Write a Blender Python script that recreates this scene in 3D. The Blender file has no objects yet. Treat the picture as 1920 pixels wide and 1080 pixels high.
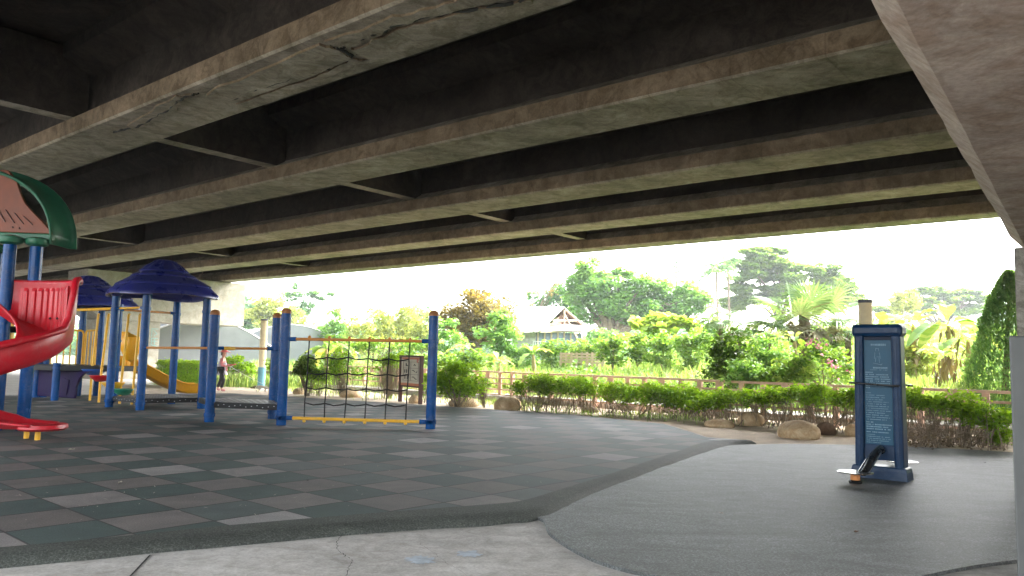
import bpy, math, random
import numpy as np
from mathutils import Vector, Matrix
PI = math.pi
C = bpy.context.scene.collection
rad = math.radians

# ------------------------------------------------------------ camera, sky, sun, exposure
F, PITCH, ROLL, H0 = 1455.306, rad(5.273), rad(1.2756), 1.25
def ray(px, py):
    a, b = px-960, py-540
    u = a*math.cos(ROLL)+b*math.sin(ROLL); v = -a*math.sin(ROLL)+b*math.cos(ROLL)
    return Vector((u, F*math.cos(PITCH)+v*math.sin(PITCH), F*math.sin(PITCH)-v*math.cos(PITCH)))
CAM = Vector((0, 0, H0))
def at(px, py, z=0.0):            # point of the plane at height z that a photo pixel sees
    d = ray(px, py); return CAM+d*((z-H0)/d.z)
def dep(px, py, Y):               # point at distance Y
    d = ray(px, py); return CAM+d*(Y/d.y)
cam = bpy.data.objects.new('camera', bpy.data.cameras.new('camera')); C.objects.link(cam)
cam.data.sensor_width = 36; cam.data.lens = 36*F/1920; cam.data.clip_start = .05; cam.data.clip_end = 2000
rt = (ray(961, 540)-ray(960, 540)).normalized(); up = (ray(960, 539)-ray(960, 540)).normalized(); bk = rt.cross(up)
M = Matrix((rt, up, bk)).transposed().to_4x4(); M.translation = CAM
cam.matrix_world = M
bpy.context.scene.camera = cam
SUN_EL, SUN_AZ = rad(41), rad(58)          # azimuth from +Y towards +X
w = bpy.data.worlds.new('World'); bpy.context.scene.world = w; w.use_nodes = True
nt = w.node_tree; nt.nodes.clear()
sk = nt.nodes.new('ShaderNodeTexSky'); sk.sky_type = 'NISHITA'; sk.sun_disc = False
sk.sun_elevation = SUN_EL; sk.sun_rotation = SUN_AZ; sk.dust_density = 3.0; sk.air_density = 1.2; sk.ozone_density = 1.0
hs = nt.nodes.new('ShaderNodeHueSaturation'); hs.inputs['Saturation'].default_value = .22
bg = nt.nodes.new('ShaderNodeBackground'); bg.inputs['Strength'].default_value = .15
wo = nt.nodes.new('ShaderNodeOutputWorld')
nt.links.new(sk.outputs[0], hs.inputs['Color']); nt.links.new(hs.outputs[0], bg.inputs[0]); nt.links.new(bg.outputs[0], wo.inputs[0])
sl = bpy.data.lights.new('sun', 'SUN'); sl.energy = 1.5; sl.angle = rad(12); sl.color = (1, .96, .9)
so = bpy.data.objects.new('sun', sl); C.objects.link(so)
sd = Vector((math.sin(SUN_AZ)*math.cos(SUN_EL), math.cos(SUN_AZ)*math.cos(SUN_EL), math.sin(SUN_EL)))
so.rotation_euler = sd.to_track_quat('Z', 'Y').to_euler()
vs = bpy.context.scene.view_settings
vs.view_transform = 'Standard'; vs.look = 'None'; vs.gamma = 1; vs.exposure = 3.55
bpy.context.scene.cycles.max_bounces = 10; bpy.context.scene.cycles.diffuse_bounces = 6
bpy.context.scene.cycles.sample_clamp_indirect = 6

# ------------------------------------------------------------ materials
def new_mat(name):
    m = bpy.data.materials.new(name); m.use_nodes = True
    n = m.node_tree.nodes; n.clear()
    return m, n, m.node_tree.links
def ramp(n, stops):
    r = n.new('ShaderNodeValToRGB'); e = r.color_ramp.elements
    e[0].position, e[0].color = stops[0][0], (*stops[0][1], 1)
    e[1].position, e[1].color = stops[-1][0], (*stops[-1][1], 1)
    for p, c in stops[1:-1]:
        x = e.new(p); x.color = (*c, 1)
    return r
def noise(n, l, co, scale, detail=4, rough=.6, dist=0):
    t = n.new('ShaderNodeTexNoise'); t.inputs['Scale'].default_value = scale
    t.inputs['Detail'].default_value = detail; t.inputs['Roughness'].default_value = rough; t.inputs['Distortion'].default_value = dist
    l.new(co, t.inputs['Vector']); return t
def mul(n, l, a, b, typ='MULTIPLY', fac=1.0):
    x = n.new('ShaderNodeMix'); x.data_type = 'RGBA'; x.blend_type = typ; x.inputs[0].default_value = fac
    l.new(a, x.inputs[6])
    if isinstance(b, tuple): x.inputs[7].default_value = (*b, 1)
    else: l.new(b, x.inputs[7])
    return x.outputs[2]
def surf(name, col, rough=.5, var=.12, nscale=6, metal=0, bump=0, bscale=60, spec=.5, coat=0, wear=0):
    m, n, l = new_mat(name)
    o = n.new('ShaderNodeOutputMaterial'); p = n.new('ShaderNodeBsdfPrincipled'); tc = n.new('ShaderNodeTexCoord')
    a = noise(n, l, tc.outputs['Object'], nscale, 6)
    r = ramp(n, [(.3, tuple(c*(1-var) for c in col)), (.7, tuple(min(1, c*(1+var)) for c in col))])
    l.new(a.outputs[0], r.inputs[0]); colr = r.outputs[0]
    if wear:                       # dusty scuffs and fading
        wn = noise(n, l, tc.outputs['Object'], 7, 9, .78, 1.5); wr = ramp(n, [(.5, (0, 0, 0)), (.72, (wear,)*3)]); l.new(wn.outputs[0], wr.inputs[0])
        k = n.new('ShaderNodeMix'); k.data_type = 'RGBA'; l.new(wr.outputs[0], k.inputs[0]); l.new(colr, k.inputs[6]); k.inputs[7].default_value = (.3, .29, .27, 1); colr = k.outputs[2]
    l.new(colr, p.inputs['Base Color'])
    rr = n.new('ShaderNodeMapRange'); rr.inputs[3].default_value = max(0, rough-.08); rr.inputs[4].default_value = min(1, rough+.12)
    l.new(a.outputs[0], rr.inputs[0]); l.new(rr.outputs[0], p.inputs['Roughness'])
    p.inputs['Metallic'].default_value = metal; p.inputs['Specular IOR Level'].default_value = spec
    p.inputs['Coat Weight'].default_value = coat
    if bump:
        b = n.new('ShaderNodeBump'); b.inputs['Strength'].default_value = bump; b.inputs['Distance'].default_value = .01
        q = noise(n, l, tc.outputs['Object'], bscale, 5); l.new(q.outputs[0], b.inputs['Height']); l.new(b.outputs[0], p.inputs['Normal'])
    l.new(p.outputs[0], o.inputs[0]); return m
def concrete(name, c1, c2, stain, side=None, sc=1.0, bump=.5, joints=False):
    """weathered cast concrete: mottling, fine pores, streaks; side faces take a darker brown tint"""
    m, n, l = new_mat(name)
    o = n.new('ShaderNodeOutputMaterial'); p = n.new('ShaderNodeBsdfPrincipled'); tc = n.new('ShaderNodeTexCoord')
    co = tc.outputs['Object']
    a = noise(n, l, co, .9*sc, 8, .65, .6); r = ramp(n, [(.32, c1), (.68, c2)]); l.new(a.outputs[0], r.inputs[0])
    b = noise(n, l, co, 3.1*sc, 8, .7, 1.2); rb = ramp(n, [(.42, (1, 1, 1)), (.62, stain)]); l.new(b.outputs[0], rb.inputs[0])
    x = mul(n, l, r.outputs[0], rb.outputs[0], fac=.75)
    d = noise(n, l, co, 40*sc, 4); rd = ramp(n, [(.3, (.8, .8, .8)), (.7, (1.1, 1.1, 1.1))]); l.new(d.outputs[0], rd.inputs[0])
    x = mul(n, l, x, rd.outputs[0])
    mp = n.new('ShaderNodeMapping'); mp.inputs['Rotation'].default_value = (0, 0, rad(39.54)); mp.inputs['Scale'].default_value = (.35, 5, 5); l.new(co, mp.inputs[0])
    st = noise(n, l, mp.outputs[0], .8, 6, .6, .8); rs = ramp(n, [(.35, (.72, .72, .7)), (.6, (1.08, 1.08, 1.08))]); l.new(st.outputs[0], rs.inputs[0])
    x = mul(n, l, x, rs.outputs[0], fac=.55)
    e = noise(n, l, co, 11*sc, 7, .75, .8); re = ramp(n, [(.3, (.72, .72, .72)), (.52, (1, 1, 1)), (.66, (1.0, 1.0, 1.0)), (.74, (1.5, 1.5, 1.45))]); l.new(e.outputs[0], re.inputs[0])
    x = mul(n, l, x, re.outputs[0], fac=.7)
    if joints:                     # formwork joints across the girder
        dp = n.new('ShaderNodeVectorMath'); dp.operation = 'DOT_PRODUCT'; l.new(co, dp.inputs[0]); dp.inputs[1].default_value = (-math.cos(rad(39.54))/1.22, math.sin(rad(39.54))/1.22, 0)
        fr_ = n.new('ShaderNodeMath'); fr_.operation = 'FRACT'; l.new(dp.outputs['Value'], fr_.inputs[0])
        rj = ramp(n, [(.0, (.62, .6, .58)), (.012, (1, 1, 1)), (.5, (1.04, 1.04, 1.04)), (.985, (1, 1, 1)), (1, (.62, .6, .58))]); l.new(fr_.outputs[0], rj.inputs[0]); x = mul(n, l, x, rj.outputs[0], fac=.6)
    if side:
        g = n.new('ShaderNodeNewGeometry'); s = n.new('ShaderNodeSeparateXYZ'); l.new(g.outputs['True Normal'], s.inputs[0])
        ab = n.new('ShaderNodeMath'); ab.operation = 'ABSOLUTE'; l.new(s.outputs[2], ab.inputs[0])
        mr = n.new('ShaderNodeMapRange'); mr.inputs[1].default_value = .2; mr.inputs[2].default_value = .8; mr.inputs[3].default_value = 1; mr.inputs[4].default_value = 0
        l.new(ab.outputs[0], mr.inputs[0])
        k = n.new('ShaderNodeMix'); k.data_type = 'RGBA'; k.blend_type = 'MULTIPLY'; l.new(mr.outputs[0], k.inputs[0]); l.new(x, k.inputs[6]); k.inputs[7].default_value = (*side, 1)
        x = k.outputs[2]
    l.new(x, p.inputs['Base Color']); p.inputs['Roughness'].default_value = .88; p.inputs['Specular IOR Level'].default_value = .3
    bu = n.new('ShaderNodeBump'); bu.inputs['Strength'].default_value = bump; bu.inputs['Distance'].default_value = .02
    l.new(b.outputs[0], bu.inputs['Height'])
    bu2 = n.new('ShaderNodeBump'); bu2.inputs['Strength'].default_value = bump*.6; bu2.inputs['Distance'].default_value = .006
    l.new(d.outputs[0], bu2.inputs['Height']); l.new(bu.outputs[0], bu2.inputs['Normal']); l.new(bu2.outputs[0], p.inputs['Normal'])
    l.new(p.outputs[0], o.inputs[0]); return m
def leafmat(name, stops, trans=.4, rough=.5):
    m, n, l = new_mat(name)
    o = n.new('ShaderNodeOutputMaterial'); a = n.new('ShaderNodeAttribute'); a.attribute_name = 'tone'
    r = ramp(n, stops); l.new(a.outputs['Fac'], r.inputs[0])
    p = n.new('ShaderNodeBsdfPrincipled'); p.inputs['Roughness'].default_value = rough; p.inputs['Specular IOR Level'].default_value = .25
    l.new(r.outputs[0], p.inputs['Base Color'])
    t = n.new('ShaderNodeBsdfTranslucent'); y = mul(n, l, r.outputs[0], (1.25, 1.2, .5)); l.new(y, t.inputs[0])
    mx = n.new('ShaderNodeMixShader'); mx.inputs[0].default_value = trans
    l.new(p.outputs[0], mx.inputs[1]); l.new(t.outputs[0], mx.inputs[2]); l.new(mx.outputs[0], o.inputs[0]); return m

GTH = rad(39.54)
Tv = Vector((math.sin(GTH), math.cos(GTH), 0)); Gv = Vector((-math.cos(GTH), math.sin(GTH), 0))
def tg(t, g, z=0): return Tv*t+Gv*g+Vector((0, 0, z))

def rubber_tiles():
    m, n, l = new_mat('rubber tiles')
    o = n.new('ShaderNodeOutputMaterial'); p = n.new('ShaderNodeBsdfPrincipled'); tc = n.new('ShaderNodeTexCoord'); co = tc.outputs['Object']
    yaw = .720841; A = (math.cos(yaw), -math.sin(yaw)); U = (math.sin(yaw), math.cos(yaw)); ox, oy = -2.419905*.6, 12.825746*.6
    def lin(v):
        d = n.new('ShaderNodeVectorMath'); d.operation = 'DOT_PRODUCT'; l.new(co, d.inputs[0]); d.inputs[1].default_value = (v[0]/.6, v[1]/.6, 0)
        a = n.new('ShaderNodeMath'); a.operation = 'ADD'; l.new(d.outputs['Value'], a.inputs[0]); a.inputs[1].default_value = -(ox*v[0]+oy*v[1])/.6+100
        return a.outputs[0]
    def m1(op, a, b=None):
        x = n.new('ShaderNodeMath'); x.operation = op; l.new(a, x.inputs[0])
        if b is not None:
            if isinstance(b, (int, float)): x.inputs[1].default_value = b
            else: l.new(b, x.inputs[1])
        return x.outputs[0]
    u, v = lin(A), lin(U); fu, fv = m1('FLOOR', u), m1('FLOOR', v)
    par = m1('MODULO', m1('ADD', fu, fv), 2)
    cb = n.new('ShaderNodeCombineXYZ'); l.new(fu, cb.inputs[0]); l.new(fv, cb.inputs[1])
    wn = n.new('ShaderNodeTexWhiteNoise'); wn.noise_dimensions = '2D'; l.new(cb.outputs[0], wn.inputs[0])
    rg = ramp(n, [(0, (.082, .075, .071)), (.6, (.12, .11, .105)), (.8, (.16, .15, .146)), (1, (.23, .222, .22))]); l.new(wn.outputs[0], rg.inputs[0])
    rp = ramp(n, [(0, (.03, .052, .05)), (.6, (.042, .066, .063)), (1, (.075, .088, .088))]); l.new(wn.outputs[0], rp.inputs[0])
    mx = n.new('ShaderNodeMix'); mx.data_type = 'RGBA'; l.new(par, mx.inputs[0]); l.new(rg.outputs[0], mx.inputs[6]); l.new(rp.outputs[0], mx.inputs[7])
    x = mx.outputs[2]
    a = noise(n, l, co, 85, 3, .8); ra = ramp(n, [(.3, (.62, .62, .62)), (.5, (1, 1, 1)), (.72, (1.6, 1.6, 1.6))]); l.new(a.outputs[0], ra.inputs[0]); x = mul(n, l, x, ra.outputs[0])
    b = noise(n, l, co, 2.2, 7, .7, 1); rb = ramp(n, [(.3, (.75, .75, .76)), (.7, (1.2, 1.18, 1.15))]); l.new(b.outputs[0], rb.inputs[0]); x = mul(n, l, x, rb.outputs[0])
    def edge(q):
        f = m1('FRACT', q); g = m1('ABSOLUTE', m1('SUBTRACT', f, .5)); return m1('SUBTRACT', g, .5)
    eu = m1('GREATER_THAN', edge(u), -.017); ev = m1('GREATER_THAN', edge(v), -.014); ee = m1('MAXIMUM', eu, m1('MULTIPLY', ev, .75))
    k = n.new('ShaderNodeMix'); k.data_type = 'RGBA'; l.new(ee, k.inputs[0]); l.new(x, k.inputs[6]); k.inputs[7].default_value = (.012, .012, .012, 1)
    l.new(k.outputs[2], p.inputs['Base Color']); p.inputs['Roughness'].default_value = .68; p.inputs['Specular IOR Level'].default_value = .45
    h = m1('SUBTRACT', m1('MULTIPLY', a.outputs[0], .35), ee)
    bu = n.new('ShaderNodeBump'); bu.inputs['Strength'].default_value = .7; bu.inputs['Distance'].default_value = .008; l.new(h, bu.inputs['Height']); l.new(bu.outputs[0], p.inputs['Normal'])
    l.new(p.outputs[0], o.inputs[0]); return m
def granular(name, c, lo, hi, rough=.62, patch=.25, dark=None):
    m, n, l = new_mat(name)
    o = n.new('ShaderNodeOutputMaterial'); p = n.new('ShaderNodeBsdfPrincipled'); tc = n.new('ShaderNodeTexCoord'); co = tc.outputs['Object']
    a = noise(n, l, co, 70, 4, .85); ra = ramp(n, [(.35, tuple(q*lo for q in c)), (.52, c), (.68, tuple(q*hi for q in c))]); l.new(a.outputs[0], ra.inputs[0])
    mp = n.new('ShaderNodeMapping'); mp.inputs['Scale'].default_value = (1, 2.2, 1); l.new(co, mp.inputs[0])
    b = noise(n, l, mp.outputs[0], 1.1, 8, .65, 1.5); rb = ramp(n, [(.3, (1-patch,)*3), (.7, (1+patch,)*3)]); l.new(b.outputs[0], rb.inputs[0])
    x = mul(n, l, ra.outputs[0], rb.outputs[0])
    l.new(x, p.inputs['Base Color']); p.inputs['Roughness'].default_value = rough; p.inputs['Specular IOR Level'].default_value = .45
    bu = n.new('ShaderNodeBump'); bu.inputs['Strength'].default_value = .8; bu.inputs['Distance'].default_value = .006; l.new(a.outputs[0], bu.inputs['Height']); l.new(bu.outputs[0], p.inputs['Normal'])
    l.new(p.outputs[0], o.inputs[0]); return m

MT = {
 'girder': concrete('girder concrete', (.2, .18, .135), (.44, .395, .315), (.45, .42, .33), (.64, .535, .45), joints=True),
 'cap': concrete('pier cap concrete', (.4, .32, .27), (.58, .48, .41), (.62, .52, .45), sc=.8),
 'pale_concrete': concrete('sunlit pier concrete', (.27, .255, .215), (.4, .375, .32), (.8, .75, .68)),
 'column': concrete('stained column concrete', (.3, .28, .24), (.42, .4, .36), (.35, .33, .3), sc=1.6),
 'slab': concrete('cement floor', (.46, .445, .42), (.62, .6, .57), (.72, .7, .67), sc=1.5, bump=.35),
 'path': concrete('path concrete', (.42, .4, .37), (.56, .54, .5), (.85, .8, .78)),
 'grey_paint': surf('grey paint', (.095, .1, .1), .6, .14, 1.5, bump=.1),
 'tiles': rubber_tiles(),
 'ramp': granular('black rubber kerb', (.05, .056, .049), .3, 2.6, .7),
 'rubber': granular('poured rubber', (.07, .077, .077), .2, 3.8, .56, .5),
 'sand': granular('dry sandy soil', (.5, .41, .31), .72, 1.2, .95, .25),
 'soil': granular('field soil', (.1, .11, .05), .7, 1.3, .95),
 'blue': surf('blue enamel', (.0, .055, .21), .18, .22, 3, spec=.2, wear=.16),
 'navy': surf('navy moulded plastic', (.001, .022, .066), .34, .14, 5, spec=.25, wear=.1),
 'navy_dark': surf('dark navy recess', (.002, .007, .026), .45, .1, spec=.2),
 'roofblue': surf('purple blue plastic', (.014, .022, .2), .27, .14, 3, wear=.16),
 'purple': surf('dark purple plastic', (.012, .004, .045), .5, spec=.08),
 'yellow': surf('yellow enamel', (.74, .4, .01), .35, .1, wear=.2),
 'orange_bar': surf('orange enamel', (.52, .2, .03), .35, .12, 8),
 'slide_orange': surf('orange slide plastic', (.9, .42, .01), .35, .07, wear=.1),
 'red': surf('red slide plastic', (.46, .006, .018), .3, .14, 2, spec=.35, wear=.2),
 'panel_orange': surf('orange roof panel', (.2, .048, .018), .5, .12),
 'green': surf('green roof plastic', (.01, .12, .06), .4, .15),
 'disc_green': surf('green disc', (.01, .2, .12), .4), 'disc_blue': surf('blue disc', (.015, .1, .42), .4),
 'disc_yellow': surf('yellow disc', (.8, .42, .02), .4),
 'deck': surf('black perforated deck', (.012, .013, .014), .45, .2, spec=.2), 'deck_top': surf('grey deck top', (.3, .3, .32), .4, .15),
 'rope': surf('black rope', (.012, .011, .012), .8, .3, 60), 'black': surf('black steel', (.01, .01, .011), .25),
 'chrome': surf('chrome', (.62, .62, .62), .22, .05, metal=1), 'hole': surf('dark perforation', (.03, .03, .03), .6),
 'cork': surf('orange rubber stop', (.55, .22, .07), .6),
 'plate': surf('blue information plate', (.004, .06, .115), .35, .08, spec=.25), 'ink': surf('pale lettering', (.12, .22, .29), .5, .35, 40),
 'brown': surf('brown sign frame', (.075, .028, .025), .55, .2), 'cream': surf('cream sign face', (.5, .47, .38), .5, .05),
 'sign_orange': surf('sign orange band', (.5, .17, .08), .5), 'darkink': surf('dark ink', (.02, .02, .022), .6), 'redink': surf('red ink', (.5, .06, .04), .6),
 'wood': surf('pink brown fence timber', (.6, .39, .29), .7, .22, 5, bump=.2, bscale=30),
 'timber': surf('weathered pallet timber', (.5, .4, .3), .85, .2, 8),
 'bark': surf('bark', (.17, .13, .09), .9, .35, 6, bump=.6, bscale=18), 'brush': surf('dry roots', (.3, .235, .175), .9, .45, 9), 'twig': surf('dry twigs', (.2, .16, .11), .9, .4, 9),
 'rock': concrete('river boulder', (.46, .33, .19), (.66, .52, .34), (.72, .58, .43), sc=2.5, bump=.8),
 'rockdark': concrete('brown boulder', (.13, .085, .06), (.23, .16, .11), (.6, .5, .4), sc=3, bump=.8),
 'tin': surf('white tin roof', (.62, .63, .64), .45, .08), 'tin_old': surf('rusty grey roof sheets', (.3, .27, .25), .7, .35, 3),
 'planks': surf('old brown rafters', (.18, .1, .06), .8, .3), 'bluewall': surf('faded blue tarpaulin wall', (.13, .17, .22), .7, .35, 3),
 'greywall': surf('grey plank wall', (.4, .42, .4), .8, .2, 5),
 'net': surf('grey shade net', (.05, .056, .065), .8, .15, 2), 'plastic': surf('clear white film', (.22, .24, .25), .5, .15, 1),
 'pillar_cream': surf('cream pillar paint', (.78, .68, .46), .7, .12, 4), 'pillar_blue': surf('sky blue pillar base', (.16, .4, .52), .7, .15, 5), 'pillar_cap': surf('dark pillar cap', (.12, .12, .15), .6),
 'bucket': surf('blue grey bucket', (.12, .2, .34), .5, .2, 8), 'teal': surf('teal plastic sheet', (.1, .42, .45), .5, .2),
 'skin': surf('skin', (.5, .27, .18), .5, .05), 'pink': surf('pink cloth', (.62, .2, .22), .8, .1), 'greycloth': surf('pale grey cloth', (.42, .38, .44), .85, .2, 30),
 'trouser': surf('black trousers', (.012, .011, .014), .5), 'hatpink': surf('coral hat', (.68, .14, .13), .7), 'shoe': surf('pink shoes', (.6, .25, .27), .6), 'hair': surf('black hair', (.01, .008, .008), .5),
 'fur': surf('white dog fur', (.52, .47, .43), .9, .15, 30, bump=.8, bscale=90), 'leash': surf('white leash', (.7, .7, .68), .6),
 'cap_brown': surf('orange brown post cap', (.3, .12, .035), .5, .15), 'deadleaf': surf('dead leaf', (.16, .07, .03), .7, .3, 20), 'paint_blue': surf('worn blue paint spot', (.4, .45, .5), .8, .25, 14), 'crack': surf('crack', (.02, .02, .018), .9),
 'litter': surf('pale litter', (.35, .33, .27), .8, .3, 20), 'letter': surf('teal stencil', (.2, .36, .34), .8),
 'bananastem': surf('banana stem', (.36, .27, .14), .8, .3, 4),
}
L = {
 'hedge': leafmat('hedge leaves', [(0, (.06, .13, .012)), (.4, (.17, .32, .025)), (.75, (.32, .52, .04)), (1, (.5, .68, .09))], .5),
 'dark': leafmat('dark shrub leaves', [(0, (.03, .075, .015)), (.6, (.1, .2, .03)), (1, (.24, .38, .06))], .4),
 'brown': leafmat('yellow brown leaves', [(0, (.09, .08, .03)), (.45, (.2, .16, .05)), (1, (.48, .33, .08))], .35),
 'tree': leafmat('tree leaves', [(0, (.08, .19, .05)), (.5, (.18, .36, .1)), (1, (.36, .55, .2))], .45),
 'bluegreen': leafmat('blue green leaves', [(0, (.05, .13, .065)), (.5, (.11, .24, .11)), (1, (.22, .38, .16))], .4),
 'bamboo': leafmat('bamboo leaves', [(0, (.15, .2, .05)), (.5, (.33, .39, .12)), (1, (.58, .6, .26))], .45),
 'umbrella': leafmat('umbrella tree leaves', [(0, (.06, .14, .03)), (.5, (.15, .27, .06)), (1, (.34, .48, .13))], .4),
 'grass': leafmat('meadow grass', [(0, (.12, .22, .045)), (.5, (.25, .39, .11)), (1, (.55, .62, .32))], .4),
 'weed': leafmat('weed leaves', [(0, (.06, .15, .02)), (.5, (.18, .33, .06)), (1, (.4, .54, .15))], .45),
 'conifer': leafmat('juniper foliage', [(0, (.08, .17, .06)), (.5, (.17, .33, .12)), (1, (.33, .5, .18))], .4),
 'palm': leafmat('fan palm leaf', [(0, (.1, .19, .09)), (.6, (.2, .31, .15)), (1, (.4, .48, .3))], .3),
 'deadpalm': leafmat('dry palm leaf', [(0, (.13, .12, .07)), (1, (.38, .35, .24))], .2),
 'banana': leafmat('banana leaf', [(0, (.12, .26, .05)), (.5, (.3, .45, .12)), (.8, (.6, .62, .3)), (1, (.6, .48, .05))], .45),
 'bigleaf': leafmat('pale broad leaves', [(0, (.2, .35, .05)), (1, (.55, .66, .2))], .45),
 'pinkflower': leafmat('pink blossom', [(0, (.45, .14, .4)), (1, (.62, .3, .58))], .4),
 'dry': leafmat('dry brush', [(0, (.1, .07, .04)), (1, (.33, .25, .16))], .15),
}

# ------------------------------------------------------------ object helpers
def origin_of(o):
    p = Vector((0, 0, 0))
    while o is not None: p += o.location; o = o.parent
    return p
class MB:
    def __init__(s): s.v = []; s.f = []
    def add(s, vs, fs):
        k = len(s.v); s.v += [tuple(v) for v in vs]; s.f += [tuple(i+k for i in f) for f in fs]; return s
    def box(s, c, sz, ax=None):
        c = Vector(c); X, Y, Z = ax or (Vector((1, 0, 0)), Vector((0, 1, 0)), Vector((0, 0, 1)))
        vs = [c+X*(sz[0]/2*i)+Y*(sz[1]/2*j)+Z*(sz[2]/2*k) for i in (-1, 1) for j in (-1, 1) for k in (-1, 1)]
        return s.add(vs, [(0, 1, 3, 2), (4, 6, 7, 5), (0, 4, 5, 1), (2, 3, 7, 6), (0, 2, 6, 4), (1, 5, 7, 3)])
    def tube(s, pts, r, n=10, cap=True):
        pts = [Vector(p) for p in pts]; rs = r if isinstance(r, (list, tuple)) else [r]*len(pts); rings = []; prev = None
        for i, p in enumerate(pts):
            d = (pts[min(i+1, len(pts)-1)]-pts[max(i-1, 0)]).normalized()
            if prev is None: a = d.orthogonal().normalized()
            else: a = (prev-d*prev.dot(d)).normalized()
            prev = a; b = d.cross(a)
            rings.append([p+(a*math.cos(2*PI*k/n)+b*math.sin(2*PI*k/n))*rs[i] for k in range(n)])
        vs = [v for q in rings for v in q]; fs = []
        for i in range(len(pts)-1):
            for k in range(n): fs.append((i*n+k, i*n+(k+1) % n, (i+1)*n+(k+1) % n, (i+1)*n+k))
        if cap: fs += [tuple(reversed(range(n))), tuple(range((len(pts)-1)*n, len(pts)*n))]
        return s.add(vs, fs)
    def lathe(s, c, prof, n=24, sq=2.0, rot=0, cap=True):
        c = Vector(c); vs = []; fs = []
        for (r, z) in prof:
            for k in range(n):
                a = 2*PI*k/n; ca, sa = math.cos(a), math.sin(a)
                q = (abs(ca)**sq+abs(sa)**sq)**(-1/sq)
                x, y = r*q*ca, r*q*sa
                vs.append(c+Vector((x*math.cos(rot)-y*math.sin(rot), x*math.sin(rot)+y*math.cos(rot), z)))
        for i in range(len(prof)-1):
            for k in range(n): fs.append((i*n+k, i*n+(k+1) % n, (i+1)*n+(k+1) % n, (i+1)*n+k))
        if cap: fs += [tuple(reversed(range(n))), tuple(range((len(prof)-1)*n, len(prof)*n))]
        return s.add(vs, fs)
    def prism(s, poly, d):           # poly: 3D points, extruded by vector d
        n = len(poly); d = Vector(d); vs = [Vector(p) for p in poly]+[Vector(p)+d for p in poly]
        return s.add(vs, [tuple(range(n)), tuple(reversed(range(n, 2*n)))]+[(i, i+n, (i+1) % n+n, (i+1) % n) for i in range(n)])
    def grid(s, fn, nu, nv):
        vs = [fn(i/nu, j/nv) for i in range(nu+1) for j in range(nv+1)]
        return s.add(vs, [(i*(nv+1)+j, (i+1)*(nv+1)+j, (i+1)*(nv+1)+j+1, i*(nv+1)+j+1) for i in range(nu) for j in range(nv)])
    def build(s, name, mat, parent=None, smooth=False, bevel=0, solid=0, local=False):
        off = Vector((0, 0, 0)) if (local or parent is None) else origin_of(parent)
        me = bpy.data.meshes.new(name); me.from_pydata([tuple(Vector(v)-off) for v in s.v], [], s.f); me.update()
        me.materials.append(MT[mat] if isinstance(mat, str) else mat)
        o = bpy.data.objects.new(name, me); C.objects.link(o); o.parent = parent
        if smooth:
            me.polygons.foreach_set('use_smooth', [True]*len(me.polygons))
            if smooth != 'all':
                try: me.set_sharp_from_angle(angle=rad(40))
                except Exception: pass
        if solid:
            q = o.modifiers.new('solid', 'SOLIDIFY'); q.thickness = solid; q.offset = 0
        if bevel:
            q = o.modifiers.new('bevel', 'BEVEL'); q.width = bevel; q.segments = 2; q.limit_method = 'ANGLE'
        return o
def tag(o, label, cat, group=None, kind=None):
    if label: o['label'] = label
    if cat: o['category'] = cat
    if group: o['group'] = group
    if kind: o['kind'] = kind
    return o
def thing(name, label, cat, loc=(0, 0, 0), group=None):
    o = bpy.data.objects.new(name, None); C.objects.link(o); o.location = loc; o.empty_display_size = .2
    return tag(o, label, cat, group)
def struct(o): o['kind'] = 'structure'; return o
def sheet(name, pts, mat, sub=0):
    m = MB(); m.add(pts, [tuple(range(len(pts)))]); return struct(m.build(name, mat))
def rock_mb(c, sx, sy, sz, seed, rot=0, flat=.25):
    r = random.Random(seed); m = MB(); n1, n2 = 14, 22
    ph = [(r.uniform(0, 6), r.uniform(0, 6), r.uniform(.5, 1)) for _ in range(6)]
    def fn(u, v):
        th = PI*u; a = 2*PI*v
        d = Vector((math.sin(th)*math.cos(a), math.sin(th)*math.sin(a), math.cos(th)))
        k = 1+sum(.035*w*math.sin((2+i)*d.x*1.7+p)*math.cos((1.5+i)*d.y*1.6+q+d.z*2) for i, (p, q, w) in enumerate(ph))
        x, y, z = d.x*k*sx, d.y*k*sy, d.z*k*sz
        # squarish boulder
        z = max(z, -sz*flat*2)
        return Vector(c)+Vector((x*math.cos(rot)-y*math.sin(rot), x*math.sin(rot)+y*math.cos(rot), z+sz*flat*1.6))
    m.grid(fn, n1, n2); return m

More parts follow.
